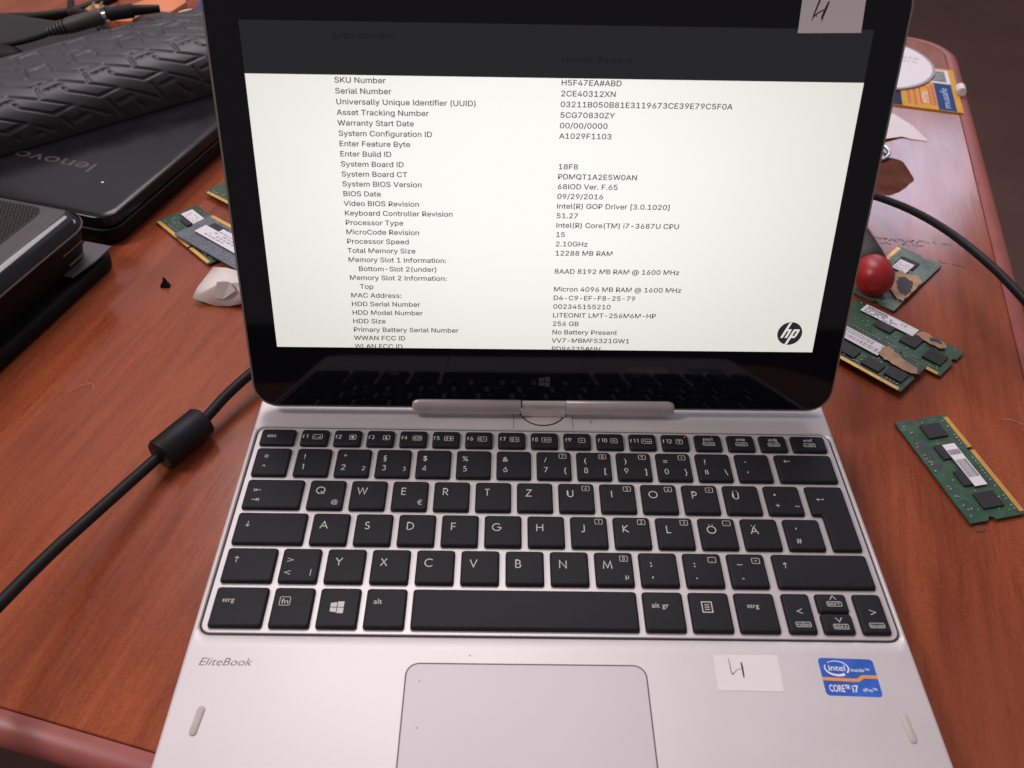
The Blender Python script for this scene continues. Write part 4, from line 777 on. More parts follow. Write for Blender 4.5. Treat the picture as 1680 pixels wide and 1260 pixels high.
# ------------------------------------------------------------------ memory boards
M_PCB = mat('green_circuit_board', (.028, .078, .044), .42, 0, .5, var=.35, vscale=220, bump=.1, bscale=1800)
M_PCBD = mat('dark_green_circuit_board', (.018, .055, .030), .45, 0, .5, var=.35, vscale=220, bump=.1, bscale=1800)
M_PCBG = mat('dull_green_circuit_board', (.12, .17, .14), .45, 0, .5, var=.25, vscale=220, bump=.1, bscale=1800)
M_PCBB = mat('blue_grey_circuit_board', (.115, .13, .165), .42, 0, .5, var=.22, vscale=220)
M_GOLD = mat('gold_contacts', (.80, .46, .13), .35, .6, .5, var=.1, vscale=400)
M_CHIP = mat('chip_plastic', (.018, .016, .018), .55, 0, .4, var=.15, vscale=200)
M_CAP = mat('solder_parts', (.42, .40, .34), .45, .3, .5, var=.7, vscale=900)
M_LABEL = mat('label_paper', (.74, .70, .74), .6, var=.03, vscale=90)
M_LPR = mat('label_print', (.09, .08, .11), .7)
M_TAPE = mat('brown_tape', (.43, .26, .155), .6, 0, .3, var=.25, vscale=160, bump=.3, bscale=700)
M_TAPED = mat('tape_dark_stain', (.055, .045, .06), .7)
def module(label, loc, rz, pcb=M_PCB, notch=9.0, chips=(), labels=(), tapes=(), seed=1, contacts_front=True, pcbk=None, lift=1.1, smudges=()):
    r = random.Random(seed)
    t = thing('memory_module', label, 'memory module', loc, rz, 'loose memory modules on the table')
    z0, z1 = lift, lift+1.0
    P = [(33.8, -15), (33.8, 1.0)]+[(33.8+p[0], p[1]) for p in arc(0, 3.2, 2.0, 2.0, 270, 90, 6)]+[(33.8, 15), (-33.8, 15)]
    P += [(-33.8+p[0], p[1]) for p in arc(0, 3.2, 2.0, 2.0, 90, -90, 6)]+[(-33.8, -15), (notch-.7, -15), (notch-.7, -11.6), (notch+.7, -11.6), (notch+.7, -15)]
    P = P[::-1]
    bd = MB().prism(P[::-1], z0, z1).obj('circuit_board', pcb, t)
    if True:
        for a, b in ((-31.8, notch-1.2), (notch+1.2, 31.8)):
            c = MB(); n = int((b-a)/.6)
            for side in (z1+.012, z0-.012):
                c.add([(a, -14.95, side), (b, -14.95, side), (b, -12.6, side), (a, -12.6, side)], [(0, 1, 2, 3) if side > z1 else (3, 2, 1, 0)])
            for i in range(n+1):
                x = a+(b-a)*i/n; c.box(x-.19, x+.19, -14.97, -12.45, z1+.013, z1+.04)
            c.obj('contact_strip', M_GOLD, bd)
    for (x, y, w, h) in chips:
        MB().loops([rrect(x-w/2, y-h/2, x+w/2, y+h/2, .2, z1+.02, 2), rrect(x-w/2, y-h/2, x+w/2, y+h/2, .2, z1+.9, 2), rrect(x-w/2+.15, y-h/2+.15, x+w/2-.15, y+h/2-.15, .2, z1+1.05, 2)], False, True).obj('chip', M_CHIP, t)
        MB().box(x-w/2, x+w/2, y-h/2, y+h/2, z0-1.05, z0-.01).obj('chip', M_CHIP, t)
    sp = MB()
    def part(x, y, a=.9, b=.5):
        if any(abs(x-c[0]) < c[2]/2+.6 and abs(y-c[1]) < c[3]/2+.6 for c in chips): return
        sp.box(x-a/2, x+a/2, y-b/2, y+b/2, z1+.01, z1+.4)
    for i in range(30):
        x = -30+i*2.05
        if abs(x-notch) > 2.5 and r.random() < .72: part(x, -10.6+r.uniform(-.3, .3), .9, .55)
        if r.random() < .5: part(x, 12.6+r.uniform(-.6, .6), .55, .9)
    for i in range(46): part(r.uniform(-31, 31), r.uniform(-9, 12), *r.choice([(.9, .5), (.5, .9), (.6, .35)]))
    s_ = sp.obj('small_components', M_CAP, bd); s_['kind'] = 'stuff'
    for (pts, kind) in labels:
        lb_ = MB().prism(pts, z1+1.07, z1+1.16).obj('label_sticker', M_LABEL, t)
        o = Vector(pts[0]); ux = (Vector(pts[1])-o); uy = (Vector(pts[3])-o); pm = MB()
        def rc(a0, b0, a1, b1):
            q = [o+ux*a+uy*b for a, b in ((a0, b0), (a1, b0), (a1, b1), (a0, b1))]; pm.flat([(v.x, v.y) for v in q], z1+1.18)
        if kind == 'bar':
            x = .06
            while x < .93:
                w = r.choice([.008, .012, .018]); rc(x, .38, x+w, .80); x += w+r.choice([.008, .012, .02])
            x = .06
            while x < .9: w = r.uniform(.01, .03); rc(x, .14, x+w, .26); x += w+.012
        elif kind == 'lines':
            for b0, b1, xe, d_ in ((.70, .90, .42, .93), (.50, .64, .55, .85), (.30, .43, .66, .8), (.10, .22, .6, .8)):
                x = .05
                while x < xe:
                    w = r.uniform(.012, .04); 
                    if r.random() < d_: rc(x, b0, x+w, b1)
                    x += w+.008
            pm.text('CE', *(o+ux*.70+uy*.52), 3.4, z1+1.18, rot=math.atan2(ux.y, ux.x))
        elif kind == 'half':
            for b0, b1 in ((.62, .74), (.80, .90)):
                x = .1
                while x < .8: w = r.uniform(.015, .05); rc(x, b0, x+w, b1); x += w+.015
            x = .12
            while x < .9:
                w = r.choice([.012, .02, .03]); rc(x, .2, x+w, .5); x += w+r.choice([.012, .02, .03])
        elif kind == 'chaos':
            for b0 in (.14, .32, .5, .68):
                x = .1
                while x < .9:
                    w = r.uniform(.02, .07)
                    if r.random() < .7: rc(x, b0, x+w, b0+.09)
                    x += w+.03
        pm.obj('label_print', M_LPR if kind in ('bar', 'lines') else mat('pale_label_print', (.30, .27, .31), .7), lb_)
    for (pts, stain) in tapes:
        n = len(pts); c = Vector((sum(p[0] for p in pts)/n, sum(p[1] for p in pts)/n))
        rough = []
        for i in range(n):
            a = Vector(pts[i]); b = Vector(pts[(i+1) % n])
            for k2 in range(5):
                q = a.lerp(b, k2/5); rough.append(q+Vector((r.uniform(-.55, .55), r.uniform(-.55, .55))))
        m_ = MB()
        l1 = [(q.x, q.y, z1+1.18+r.uniform(0, .25)) for q in rough]; l2 = [(c.x+(q.x-c.x)*.55, c.y+(q.y-c.y)*.55, z1+1.35+r.uniform(0, .3)) for q in rough]
        l0 = [(q.x, q.y, z1+1.05) for q in rough]
        m_.loops([l0, l1, l2], False, True)
        tp_ = m_.obj('tape', M_TAPE, t, 60)
        if stain:
            q = [Vector(stain[i_]).lerp(Vector(stain[(i_+1) % len(stain)]), k2/4)+Vector((r.uniform(-.7, .7), r.uniform(-.7, .7))) for i_ in range(len(stain)) for k2 in range(4)]
            MB().add([(p.x+r.uniform(-.3, .3), p.y+r.uniform(-.3, .3), z1+1.75) for p in q], [tuple(range(len(q)))]).obj('stain', M_TAPED, tp_)
    for pts in smudges:
        MB().flat(pts, z1+.02).obj('stain', M_TAPED, bd)
    return t
rot4 = lambda x0, y0, x1, y1: [(x0, y0), (x1, y0), (x1, y1), (x0, y1)]
# the single board right of the laptop
def blab(x0, y0, x1, y1): return [(x0, y0), (x1, y0), (x1, y1), (x0, y1)]
module('green memory module lying alone on the table right of the keyboard', (206.4, 105.6, -15), math.radians(102.6), notch=9.0,
       chips=((23.5, -1.5, 9.5, 11), (9.0, -1.0, 9.5, 12), (-8.5, -1.0, 9.5, 12), (-23.0, -1.5, 9.5, 11)),
       labels=(([(-14.6, .2), (-14.6, -6.6), (13.2, -6.4), (13.2, .6)][::-1], 'bar'),), seed=4,
       smudges=([(14, 8), (17.5, 8.6), (16.5, 13), (13.5, 12)], [(5.6, 8.6), (9, 7.6), (11, 10), (9, 13), (6, 12.2)], [(1, 6.5), (3.6, 7.5), (2.2, 13), (.6, 11.6)]))
# overlapping pair beside the lid
module('green memory module with white CE sticker and torn brown tape, under another module', (208.5, 206.2, -15), math.radians(-45.6), notch=9.0,
       chips=((8.2, 1.5, 10, 11), (24.5, -2.5, 11, 10), (-9, 3, 11, 10)),
       labels=(([(-26.5, 4.8), (7.0, 4.8), (7.0, 12.8), (-26.5, 12.8)], 'lines'),),
       tapes=(([(7.5, 8.5), (9.0, 13), (13, 14), (17, 11.5), (24, 12.5), (25.5, 8.6), (22, 6), (14, 6)], [(13.5, 10.8), (20.5, 11.3), (22.5, 9.6), (15, 8.8)]),), seed=8)
module('green memory module with barcode sticker and long brown tape strip, nearest the lid corner', (181.3, 191.3, -13.0), math.radians(-46.3), pcb=M_PCBD, notch=-9.0,
       chips=((12.5, -6.5, 11, 8), (25.5, -4.5, 10.5, 9), (-3, -6, 11, 8)),
       labels=(([(-22, 1.5), (10.5, 1.5), (10.5, 12.0), (-22, 12.0)], 'half'),),
       tapes=(([(9.5, 4), (8.5, 10.5), (11, 14), (15, 12), (22, 9.5), (31, 8), (33, 3.5), (30, 1.2), (20, 1.5), (14, 1.8)], None),), seed=11)
module('greyish memory module with stained tape behind the red screwdriver end', (227.0, 264.5, -15), math.radians(-133.8), pcb=M_PCBG, notch=9.0,
       chips=((-18, -1.5, 10, 12), (6, -1, 10, 12)),
       labels=(([(-18.5, -6.5), (-18.5, 3), (-6.0, 3), (-6.0, -6.5)][::-1], 'chaos'),),
       tapes=(([(-7, 0), (-5, 5), (-9, 9.5), (-4, 14.6), (8, 14.7), (22, 14.7), (23, 11), (14, 1), (4, -4)], [(-2, 5), (1, 11), (9, 13.4), (17, 13.4), (15, 8), (8, 3.6), (2, 2)]),), seed=15)
# left of the lid
module('dark green memory module with white sticker half under the black laptop', (-219.6, 300.5, -15), math.radians(-45.5), pcb=M_PCBD, notch=9.0,
       chips=((-18, 3, 10, 12), (-4, 2, 10, 12)), labels=(([(-28.5, 1), (0, 1), (0, 9.5), (-28.5, 9.5)], 'chaos'),), seed=21)
module('blue grey circuit module with large white sticker, on top of a green one', (-199.9, 287.3, -12.8), math.radians(142.2), pcb=M_PCBB, notch=-9.0,
       chips=((16, -2, 14, 14), (-4, -2, 14, 14)), labels=(([(25, 5.5), (-24, 5.5), (-24, -7.5), (12, -7.5), (12, -3.6), (25, -3.6)], 'chaos'),), seed=23)
module('green memory module showing only its gold edge, farthest left of the lid', (-194.4, 341.3, -15), math.radians(-36.9), notch=9.0,
       chips=((-8, 2, 10, 12), (8, 2, 10, 12)), seed=27, lift=2.6)

# ------------------------------------------------------------------ power cable with ferrite, left
cab = thing('power_cable', 'black power cable with a ferrite lump lying left of the keyboard', 'cable', (-178, 110, -15))
def rel(pts, o): return [(p[0]-o[0], p[1]-o[1], p[2]-o[2]) for p in pts]
CL = [(-228, -60, 20), (-221.5, -14, 13), (-216.9, 6.5, 9), (-213.0, 23.5, 5.5), (-208.1, 40.1, 2.5), (-200.7, 60.8, -1.0), (-192.9, 80.8, -3.8), (-185.6, 99.2, -6.4), (-171.7, 122.1, -6.4), (-163.6, 139.4, -5), (-153.9, 156.2, -4), (-147.0, 166, -5), (-142.6, 170, -9), (-132, 178, -11.7), (-100, 190, -11.8)]
CO = (-178, 110, -15)
MB().tube(rel(catmull(CL, 6), CO), 2.75, 16).obj('cord', M_CABLE, cab, 60)
a = Vector((-185.8, 98.4, -6.4)); b = Vector((-171.2, 123.2, -6.4)); ax = (b-a)
fp = [a+ax*t for t in (0, 0, .02, .06, .5, .94, .98, 1, 1)]; fr = [2.8, 6.4, 7.8, 8.35, 8.5, 8.35, 7.8, 6.4, 2.8]
fpp = [Vector(p)-Vector(CO) for p in fp]; fpp[0] -= ax*.001; fpp[-1] += ax*.001
fer = MB().tube(fpp, fr, 28, False).obj('ferrite_lump', M_CABLE, cab, 40)
dn = ax.normalized(); up = Vector((0, 0, 1)); sd = dn.cross(up)
for t, ang in ((.22, 62), (.56, 62), (.10, 20), (.93, 55)):
    nrm = (up*math.sin(math.radians(ang))-sd*math.cos(math.radians(ang))*1.0).normalized(); c = a+ax*t+nrm*8.46-Vector(CO)
    t2 = nrm.cross(dn)
    lw = 1.9 if t == .10 else .75
    MB().add([c+nrm*.06+dn*math.cos(q)*.7+t2*math.sin(q)*lw for q in [k*.785 for k in range(8)]], [tuple(range(8))]).obj('dimple', mat('dimple_black', (.002, .002, .002), .9), fer)

# ------------------------------------------------------------------ cable on the right
cr = thing('black_cable', 'thick black cable arching over the table edge right of the lid', 'cable', (235, 330, -15))
CO2 = (235, 330, -15)
CRP = [(214, 300, -11.6), (217, 320, -10), (222, 342, -8), (229, 347.5, -4), (235.2, 340.9, -1.5), (241.0, 320.8, 5), (244.4, 304.1, 10), (247.6, 284.9, 15), (250.2, 264.7, 19.5), (253.8, 247.4, 21.5), (258.0, 230.7, 22), (261.3, 216.6, 22), (265.6, 196, 21), (271, 168, 19), (283, 138, 13), (298, 118, -2), (305, 110, -45), (306, 108, -300), (320, 100, -700), (360, 80, -758), (460, 40, -761)]
MB().tube(rel(catmull(CRP, 6), CO2), 2.5, 16).obj('cord', M_CABLE, cr, 60)

# ------------------------------------------------------------------ screwdriver: red butt, black grip
sdv = thing('screwdriver', 'screwdriver with a red rounded butt and black grip beside the lid', 'screwdriver', (206, 252, -15))
SO = Vector((206, 252, -15))
A0 = Vector((205.8, 248.0, -3.2)); DR = Vector((-.05, .998, 0)).normalized()
def rev(prof, seg=28):
    return [A0+DR*t-SO for t, r in prof], [r for t, r in prof]
pp, rr = rev([(-9.0, .4), (-8.8, 3.0), (-7.6, 6.4), (-5, 9.4), (-1, 11.4), (4, 12.0), (8, 11.8), (11, 11.2), (11.6, 10.6)])
MB().tube(pp, rr, 32).obj('butt_cap', mat('red_plastic', (.36, .014, .016), .38, 0, .5, var=.12, vscale=60), sdv, 60)
pp, rr = rev([(11.0, 10.4), (12.2, 11.6), (20, 12.0), (45, 11.6), (70, 10.4), (84, 8.5), (90, 8.5)])
MB().tube(pp, rr, 32).obj('grip', mat('grip_rubber', (.020, .019, .021), .6, var=.2, vscale=120), sdv, 60)
pp, rr = rev([(89, 3), (190, 3)]); MB().tube(pp, rr, 14).obj('shank', mat('steel', (.5, .5, .5), .3, 1.0), sdv, 60)

# ------------------------------------------------------------------ paper, disc, card and bits at the back right
ps = thing('folded_paper', 'white folded sheet of paper behind the right side of the lid', 'paper', (280, 470, -15))
mb = MB(); q = [(250, 505, -14.6), (298, 491, -12.5), (306, 470, -12), (312.5, 449, -14.7), (300, 452, -14.5), (293.5, 455.5, -14.2), (279, 449.5, -13.2), (245, 440, -14.6), (268, 478, -11.5)]
mb.add([(a_-280, b_-470, c_+15) for a_, b_, c_ in q], [(8, 1, 0), (8, 2, 1), (8, 3, 2), (8, 4, 3), (8, 5, 4), (8, 6, 5), (8, 7, 6), (8, 0, 7)])
pm = mb.obj('sheet', M_PAPER, ps); md = pm.modifiers.new('s', 'SOLIDIFY'); md.thickness = .00025
dc = thing('compact_disc', 'white printed disc lying on a yellow card in the back corner', 'disc', (305.5, 597, -13.2))
MB().loops([[(p[0], p[1], z) for p in arc(0, 0, r, r, 0, 354.4, 63)] for r, z in ((60, 0), (60, 1.2))]).obj('clear_rim', mat('clear_plastic', (.50, .46, .50), .15, 0, .5, alpha=.75), dc)
MB().flat(arc(0, 0, 57.6, 57.6, 0, 354.4, 63), 1.24).obj('printed_face', mat('disc_white', (.78, .72, .74), .45), dc)
pt = MB(); pt.text('RISATA', 24.5, 10.0, 7.0, 1.27, width=27, rot=math.radians(-16)); pt.text('DVD-R', 25, 2, 5.0, 1.27, width=22, rot=math.radians(-16))
for x, y in ((24, 29), (14, -24), (13, -32)): pt.flat([(x, y), (x+2, y), (x+2, y+3.5), (x, y+3.5)], 1.27)
pt.obj('disc_print', mat('pale_grey_print', (.33, .30, .32), .6), dc)
MB().flat([(46.5, 35.6), (49.5, 31.5), (47.8, 30.2), (44.6, 34.2)], 1.28).obj('disc_mark', mat('coral_mark', (.75, .22, .16), .5), dc)
# card: local x along its short printed stripe side, y towards the back
cd = thing('yellow_card', 'yellow and blue printed card under the white disc', 'card', (334, 548, -15), math.radians(-14.6))
MB().prism([(-62, -42.5), (36.5, -42.5), (36.5, 45.5), (-62, 45.5)], .05, 1.3).obj('card_body', mat('card_yellow', (.68, .35, .04), .6, 0, .15, var=.05, vscale=40), cd)
MB().flat([(17, -42), (31.5, -42), (31.5, 12), (17, 12)], 1.33).obj('blue_stripe', mat('card_blue', (.016, .05, .20), .6, 0, .15), cd)
MB().flat([(-62, -42), (-12, -42), (-12, 45), (-62, 45)], 1.33).obj('navy_panel', mat('card_navy', (.012, .02, .07), .6, 0, .15), cd)
MB().flat([(4, 13), (31.5, 13), (31.5, 42), (4, 42)], 1.33).obj('white_patch', mat('card_white', (.72, .70, .72), .45), cd)
MB().flat([(6, 16), (28.5, 16), (28.5, 39.5), (6, 39.5)], 1.36).obj('grey_patch', mat('card_grey', (.20, .19, .19), .5, var=.5, vscale=300), cd)
ct = MB(); ct.text('musafe', 27.0, -37, 8.5, 1.37, width=40, rot=math.radians(90)); ct.obj('stripe_lettering', mat('card_lettering', (.45, .55, .75), .5), cd)
MB().ribbon([(3.8, -33), (11.6, -33), (11.6, 2), (3.8, 2)], 1.4, 1.34, True).add([], []).obj('red_frame', mat('card_red', (.55, .04, .03), .5), cd)
MB().text('MTN', 10.6, -31, 8.0, 1.37, width=22, rot=math.radians(90)).obj('frame_lettering', mat('card_white', (.7, .7, .7), .5), cd)
cl = MB(); rg = random.Random(5)
for x, y0_, y1_ in ((13.4, -34, 6), (-2, -38, 0), (-7, -36, -6)):
    y = y0_
    while y < y1_:
        h = rg.uniform(1.5, 4); cl.flat([(x, y), (x+2.6, y), (x+2.6, y+h), (x, y+h)], 1.35); y += h+.9
cl.obj('small_print', mat('card_redprint', (.50, .07, .02), .5), cd)
pi = thing('bottle_stopper', 'small white plastic stopper on the table edge by the yellow card', 'stopper', (369.5, 536, -15))
MB().tube([(-1.5, -5.5, 4.2), (-1.5, -5.4, 4.2), (-.3, 0, 4.2), (1.0, 4.6, 4.2), (1.2, 5.6, 4.2)], [2.5, 3.8, 4.2, 4.0, 2.2], 18).obj('stopper_body', mat('white_plastic', (.78, .72, .70), .4), pi, 50)
ri = thing('metal_ring', 'thin bright metal ring peeking out behind the lid', 'ring', (264, 405, -15))
MB().tube([(-7.5+17*math.cos(a_), 24+15*math.sin(a_), 2.4+.8*math.sin(a_)) for a_ in [2*math.pi*k/40 for k in range(41)]], 1.3, 10, False).obj('ring_wire', mat('bright_steel', (.62, .62, .66), .2, 1.0), ri, 60)
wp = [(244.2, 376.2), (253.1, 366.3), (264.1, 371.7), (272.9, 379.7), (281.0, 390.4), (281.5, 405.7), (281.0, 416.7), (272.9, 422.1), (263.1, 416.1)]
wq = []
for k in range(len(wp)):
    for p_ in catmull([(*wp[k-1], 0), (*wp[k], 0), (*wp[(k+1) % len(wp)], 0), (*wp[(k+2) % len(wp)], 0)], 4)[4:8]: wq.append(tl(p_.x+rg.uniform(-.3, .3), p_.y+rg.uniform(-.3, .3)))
MB().flat(wq, 25.05).obj('dark_reflection_patch', mat('painted_dark_reflection', (.115, .036, .022), .85, 0, .12, var=.3, vscale=60), table)['label'] = 'dull brown patch painted as a dark reflection on the varnish'  # dark reflection breaking the window glare, put in as rough brown colour

# ------------------------------------------------------------------ left foreground: torn paper, black bit, fibre
tpp = thing('torn_paper', 'torn crumpled white scrap of paper left of the lid', 'paper', (-192, 242, -15))
q = [(-203.5, 265.3, -14.3), (-190.0, 251.0, -4.5), (-172, 252, -11), (-166, 224, -8), (-183.6, 225.0, -13.6), (-192.6, 226.0, -14.4), (-206.2, 229.0, -11), (-204.4, 236.5, -8.5), (-190.5, 233.0, -3.6), (-178, 236, -4)]
mb = MB(); mb.add([(a_+192, b_-242, c_+15) for a_, b_, c_ in q], [(0, 7, 8, 1), (7, 6, 8), (6, 5, 8), (5, 4, 8), (4, 9, 8), (4, 3, 9), (3, 2, 9), (2, 1, 9), (1, 8, 9)])
po_ = mb.obj('paper_scrap', mat('cream_paper', (.74, .65, .61), .8, 0, .2, var=.06, vscale=60, bump=.5, bscale=250), tpp, 28); md = po_.modifiers.new('s', 'SOLIDIFY'); md.thickness = .0006
MB().add([(1.4, -9.0, 13.1), (4.5, -7.6, 12.9), (8.5, -7.9, 12.5), (12.5, -12.4, 9.4), (5.0, -15.4, 5.2), (-.4, -14.6, 5.8)], [(5, 4, 3, 2, 1, 0)]).obj('paper_flap', mat('grey_paper', (.50, .43, .42), .8), tpp)
bt = thing('plastic_crumb', 'tiny black broken plastic piece on the bare table', 'crumb', (-227.5, 245, -15))
MB().loops([[(-3, -1.4, .0), (3, -1.8, 0), (2.6, 2, 0), (-2.2, 1.8, 0)], [(-2.4, -1.2, 2.2), (2.4, -1.4, 1.6), (1.6, 1.4, 2.6), (-1.4, 1.2, 3.6)], [(-.9, -.5, 3.4), (.6, -.6, 4.0), (.6, .8, 6.2), (-.6, .7, 6.6)]]).obj('crumb_body', M_DARK, bt)
for lab, pts in (('fine pale fibre lying on the wood left of the cable', [(-251, 151, -14.8), (-246, 155.5, -14.0), (-241, 156.5, -13.8), (-238.6, 153, -14.8)]), ('fine reddish fibre on the wood right of the lone module', [(243, 140.7, -14.8), (248, 139.5, -14), (252, 137.6, -14.4), (262, 131, -14.8)])):
    tag(MB().tube(catmull(pts, 6), .11, 5).obj('fibre', mat('pale_fibre', (.55, .34, .28), .6)), lab, 'fibre')
tag(MB().loops([[(203.2+p[0], 67.6+p[1], -14.95) for p in arc(0, 0, 3, 2.2, 0, 330, 11)], [(203.2+p[0]*.8, 67.6+p[1]*.8, -14.2) for p in arc(0, 0, 3, 2.2, 0, 330, 11)]]).obj('glue_blob', mat('amber_glue', (.26, .09, .05), .25, alpha=.5)), 'amber blob of glue under the corner of the lone module', 'glue')

# ------------------------------------------------------------------ black laptop lying closed at the back left
LR = math.radians(-16.6)
bl = thing('closed_laptop', 'closed black laptop with a silver name on its lid, back left', 'laptop', (-269, 283, -15), LR)
MB().loops([rrect(-377, 3, -3, 264, 9, 0.5, 6), rrect(-379.5, .5, -.5, 266.5, 12, 4, 6), rrect(-380, 0, 0, 267, 12, 9, 6), rrect(-380, 0, 0, 267, 12, 12.2, 6), rrect(-379, 1, -1, 266, 12, 12.9, 6)]).obj('base', M_DARK, bl, 30)
M_LIDBLK = mat('satin_black_lid', (.009, .008, .010), .22, 0, .38, var=.12, vscale=40, rvar=.05)
MB().loops([rrect(-378, 2, -2, 265, 12, 13, 6), rrect(-379.2, .8, -.8, 266.2, 12, 14.5, 6), rrect(-379, 1, -1, 266, 12, 17, 6), rrect(-378.2, 1.8, -1.8, 265.2, 11.5, 20.6, 6), rrect(-376.6, 3.4, -3.4, 263.6, 10.5, 21.7, 6), rrect(-374, 6, -6, 261, 9, 22.0, 6)]).obj('lid', M_LIDBLK, bl, 40)
lm = MB().text('lenovo', 0, 0, 15.5, 22.05, width=63, off=.004, rot=math.pi); lm.v = [(v[0]-49, v[1]+57.5, v[2]) for v in lm.v]
lm.obj('lid_lettering', mat('chrome_letters', (.20, .17, .165), .3, .8), bl)
MB().flat(arc(-31.5, 38.5, .9, .9, 0, 315, 7), 22.06).obj('white_speck', mat('speck_white', (.9, .88, .85), .5), bl)

# ------------------------------------------------------------------ black drive-like box in the left foreground, on a slab
AR = math.radians(-16.0)
bx = thing('speaker_box', 'black box with a perforated grille top and glossy edge at the left border', 'box', (-265.5, 263.5, -4), AR)
def L2(i, z, r): return rrect(-230+i, -210+i, -i, -i, max(2, r-i), z, 9)
MB().loops([L2(9, .2, 18), L2(5.5, 6, 18), L2(3.5, 14, 18), L2(1.2, 24, 18), L2(.4, 25.2, 18)], True, True).obj('lower_shell', M_DARK, bx, 25)
MB().loops([L2(.2, 25.3, 18), L2(-.2, 25.9, 18), L2(.2, 26.5, 18)], True, True).obj('trim_line', mat('trim_grey', (.16, .13, .13), .35, .4), bx)
MB().loops([L2(.6, 26.6, 18), L2(.7, 27.6, 18), L2(2.6, 30.0, 17), L2(6.0, 32.6, 15), L2(9.6, 34.0, 13)], True, True).obj('glossy_edge', M_GLOSSBLK, bx, 50)
MB().loops([L2(9.4, 34.02, 12), L2(10.4, 34.5, 11), rrect(-230+23, -210+23, -20.5, -11.5, 9, 35.0, 9)], False, True).obj('top_frame', mat('grey_frame', (.075, .064, .067), .5, 0, .4, var=.1, vscale=90), bx)
MB().loops([rrect(-206, -186, -21, -12, 9, 35.03, 9), rrect(-205.6, -185.6, -21.4, -12.4, 9, 35.3, 9)], False, True).obj('grille_plate', mat('grille_dark', (.012, .010, .010), .7), bx)
gh = MB()
for i in range(40):
    for j in range(52):
        x = -23.6-i*2.3-(j % 2)*1.15; y = -14.6-j*2.0
        if x < -112 or (x+30 > 0 and y+21 > 0 and math.hypot(x+30, y+21) > 8): continue
        gh.loops([[(x+r_*math.cos(k*1.047), y+r_*math.sin(k*1.047), z) for k in range(6)] for r_, z in ((.98, 35.32), (.62, 35.9))], False, True)
g_ = gh.obj('grille_bumps', mat('grille_grey', (.040, .033, .033), .5), bx); g_['kind'] = 'stuff'
for y0_, y1_, z in ((-31, -14, 17.5), (-29, -15.5, 9.5)):
    MB().box(-3.6, -2.2, y0_, y1_, z-.3, z+.3).obj('port_edge', mat('port_metal', (.30, .26, .25), .35, .6), bx)
MB().prism([(-16, -32), (-1.0, -32), (2.2, -14), (2.0, 2.2), (-16, 2)], 3.2, 4.2).obj('metal_tab', mat('tab_grey', (.16, .145, .155), .4, .3), bx)
sl = thing('black_slab', 'thin black rounded slab lying under the perforated box', 'slab', (-262.5, 270.5, -15), AR)
def L3(i, z): return rrect(-200+i, -215+i, -i, -i, 13-i, z, 8)
MB().loops([L3(1.5, .1), L3(.3, 2), L3(0, 5), L3(.2, 8.0), L3(1.2, 9.6), L3(4, 10.6)]).obj('slab_body', M_DARK, sl, 40)

# ------------------------------------------------------------------ embossed black sleeve across the closed laptop
sv = thing('padded_sleeve', 'black padded sleeve embossed with a tyre tread pattern on the closed laptop', 'sleeve', (-331, 463, 7))
SVO = Vector((-331, 463, 7))
sa = math.radians(40.5); sx_ = Vector((math.cos(sa), math.sin(sa), 0)); sy_ = Vector((-math.sin(sa), math.cos(sa), 0))
segs = []
def seg_add(ox, oy):
    for p, q_ in (((0, 0), (16, 0)), ((20, 0), (36, 0)), ((36, 0), (26, -12)), ((26, -12), (8, -12)), ((8, -12), (5, -9)), ((31, -14), (36, -23)), ((44, -4), (36, -14))):
        segs.append((p[0]+ox, p[1]+oy, q_[0]+ox, q_[1]+oy))
for i in range(-9, 10):
    for j in range(-9, 10): seg_add(i*42+j*25, j*26)
cell = {}
for s in segs:
    for cx in range(int(min(s[0], s[2])//8)-1, int(max(s[0], s[2])//8)+2):
        for cy in range(int(min(s[1], s[3])//8)-1, int(max(s[1], s[3])//8)+2): cell.setdefault((cx, cy), []).append(s)
def groove(x, y):
    best = 9
    for s in cell.get((int(x//8), int(y//8)), ()):
        dx, dy = s[2]-s[0], s[3]-s[1]; t = max(0, min(1, ((x-s[0])*dx+(y-s[1])*dy)/(dx*dx+dy*dy)))
        best = min(best, math.hypot(x-s[0]-t*dx, y-s[1]-t*dy))
    return -1.35*max(0, 1-best/1.7)**.8
NS, NT = 330, 150; HW, HH = 53.0, 34.0
vs = []
for i in range(NS+1):
    s = -150+270*i/NS
    en = 1 if -140 < s < 110 else max(.25, math.sqrt(max(0, 1-((s+140)/10 if s < -140 else (s-110)/10)**2)))
    bulge = 1+.05*math.sin(s*.021+.5)
    for j in range(NT+1):
        t = j/NT; a_ = math.pi*(1-t)*1.0
        ca, sa2 = math.cos(a_), math.sin(a_)
        y = HW*math.copysign(abs(ca)**.72, ca); z = (HH*bulge*abs(sa2)**.55)*en
        y = -y
        arcp = y
        p = sx_*s+sy_*(y*1.0); wz = z+.2
        px_, py_ = p.x, p.y
        g = groove(px_*1.0, py_*1.0-(HH-z)*1.0*(1 if y < 0 else -1)) if z > 6 else 0
        nrm = Vector((0, 0, 1))*max(.25, sa2)+sy_*(math.copysign(1, y)*abs(ca)**2)
        q_ = p+Vector((0, 0, wz))+nrm.normalized()*g
        vs.append((q_.x, q_.y, q_.z))
fs = [(i*(NT+1)+j, i*(NT+1)+j+1, (i+1)*(NT+1)+j+1, (i+1)*(NT+1)+j) for i in range(NS) for j in range(NT)]
fs.append(tuple(range(NT+1))[::-1]); fs.append(tuple(NS*(NT+1)+j for j in range(NT+1)))
mb = MB(); mb.add(vs, fs); svo = mb.obj('embossed_shell', mat('sleeve_rubber', (.042, .038, .044), .46, 0, .5, var=.15, vscale=60, bump=.15, bscale=1500), sv, 60)

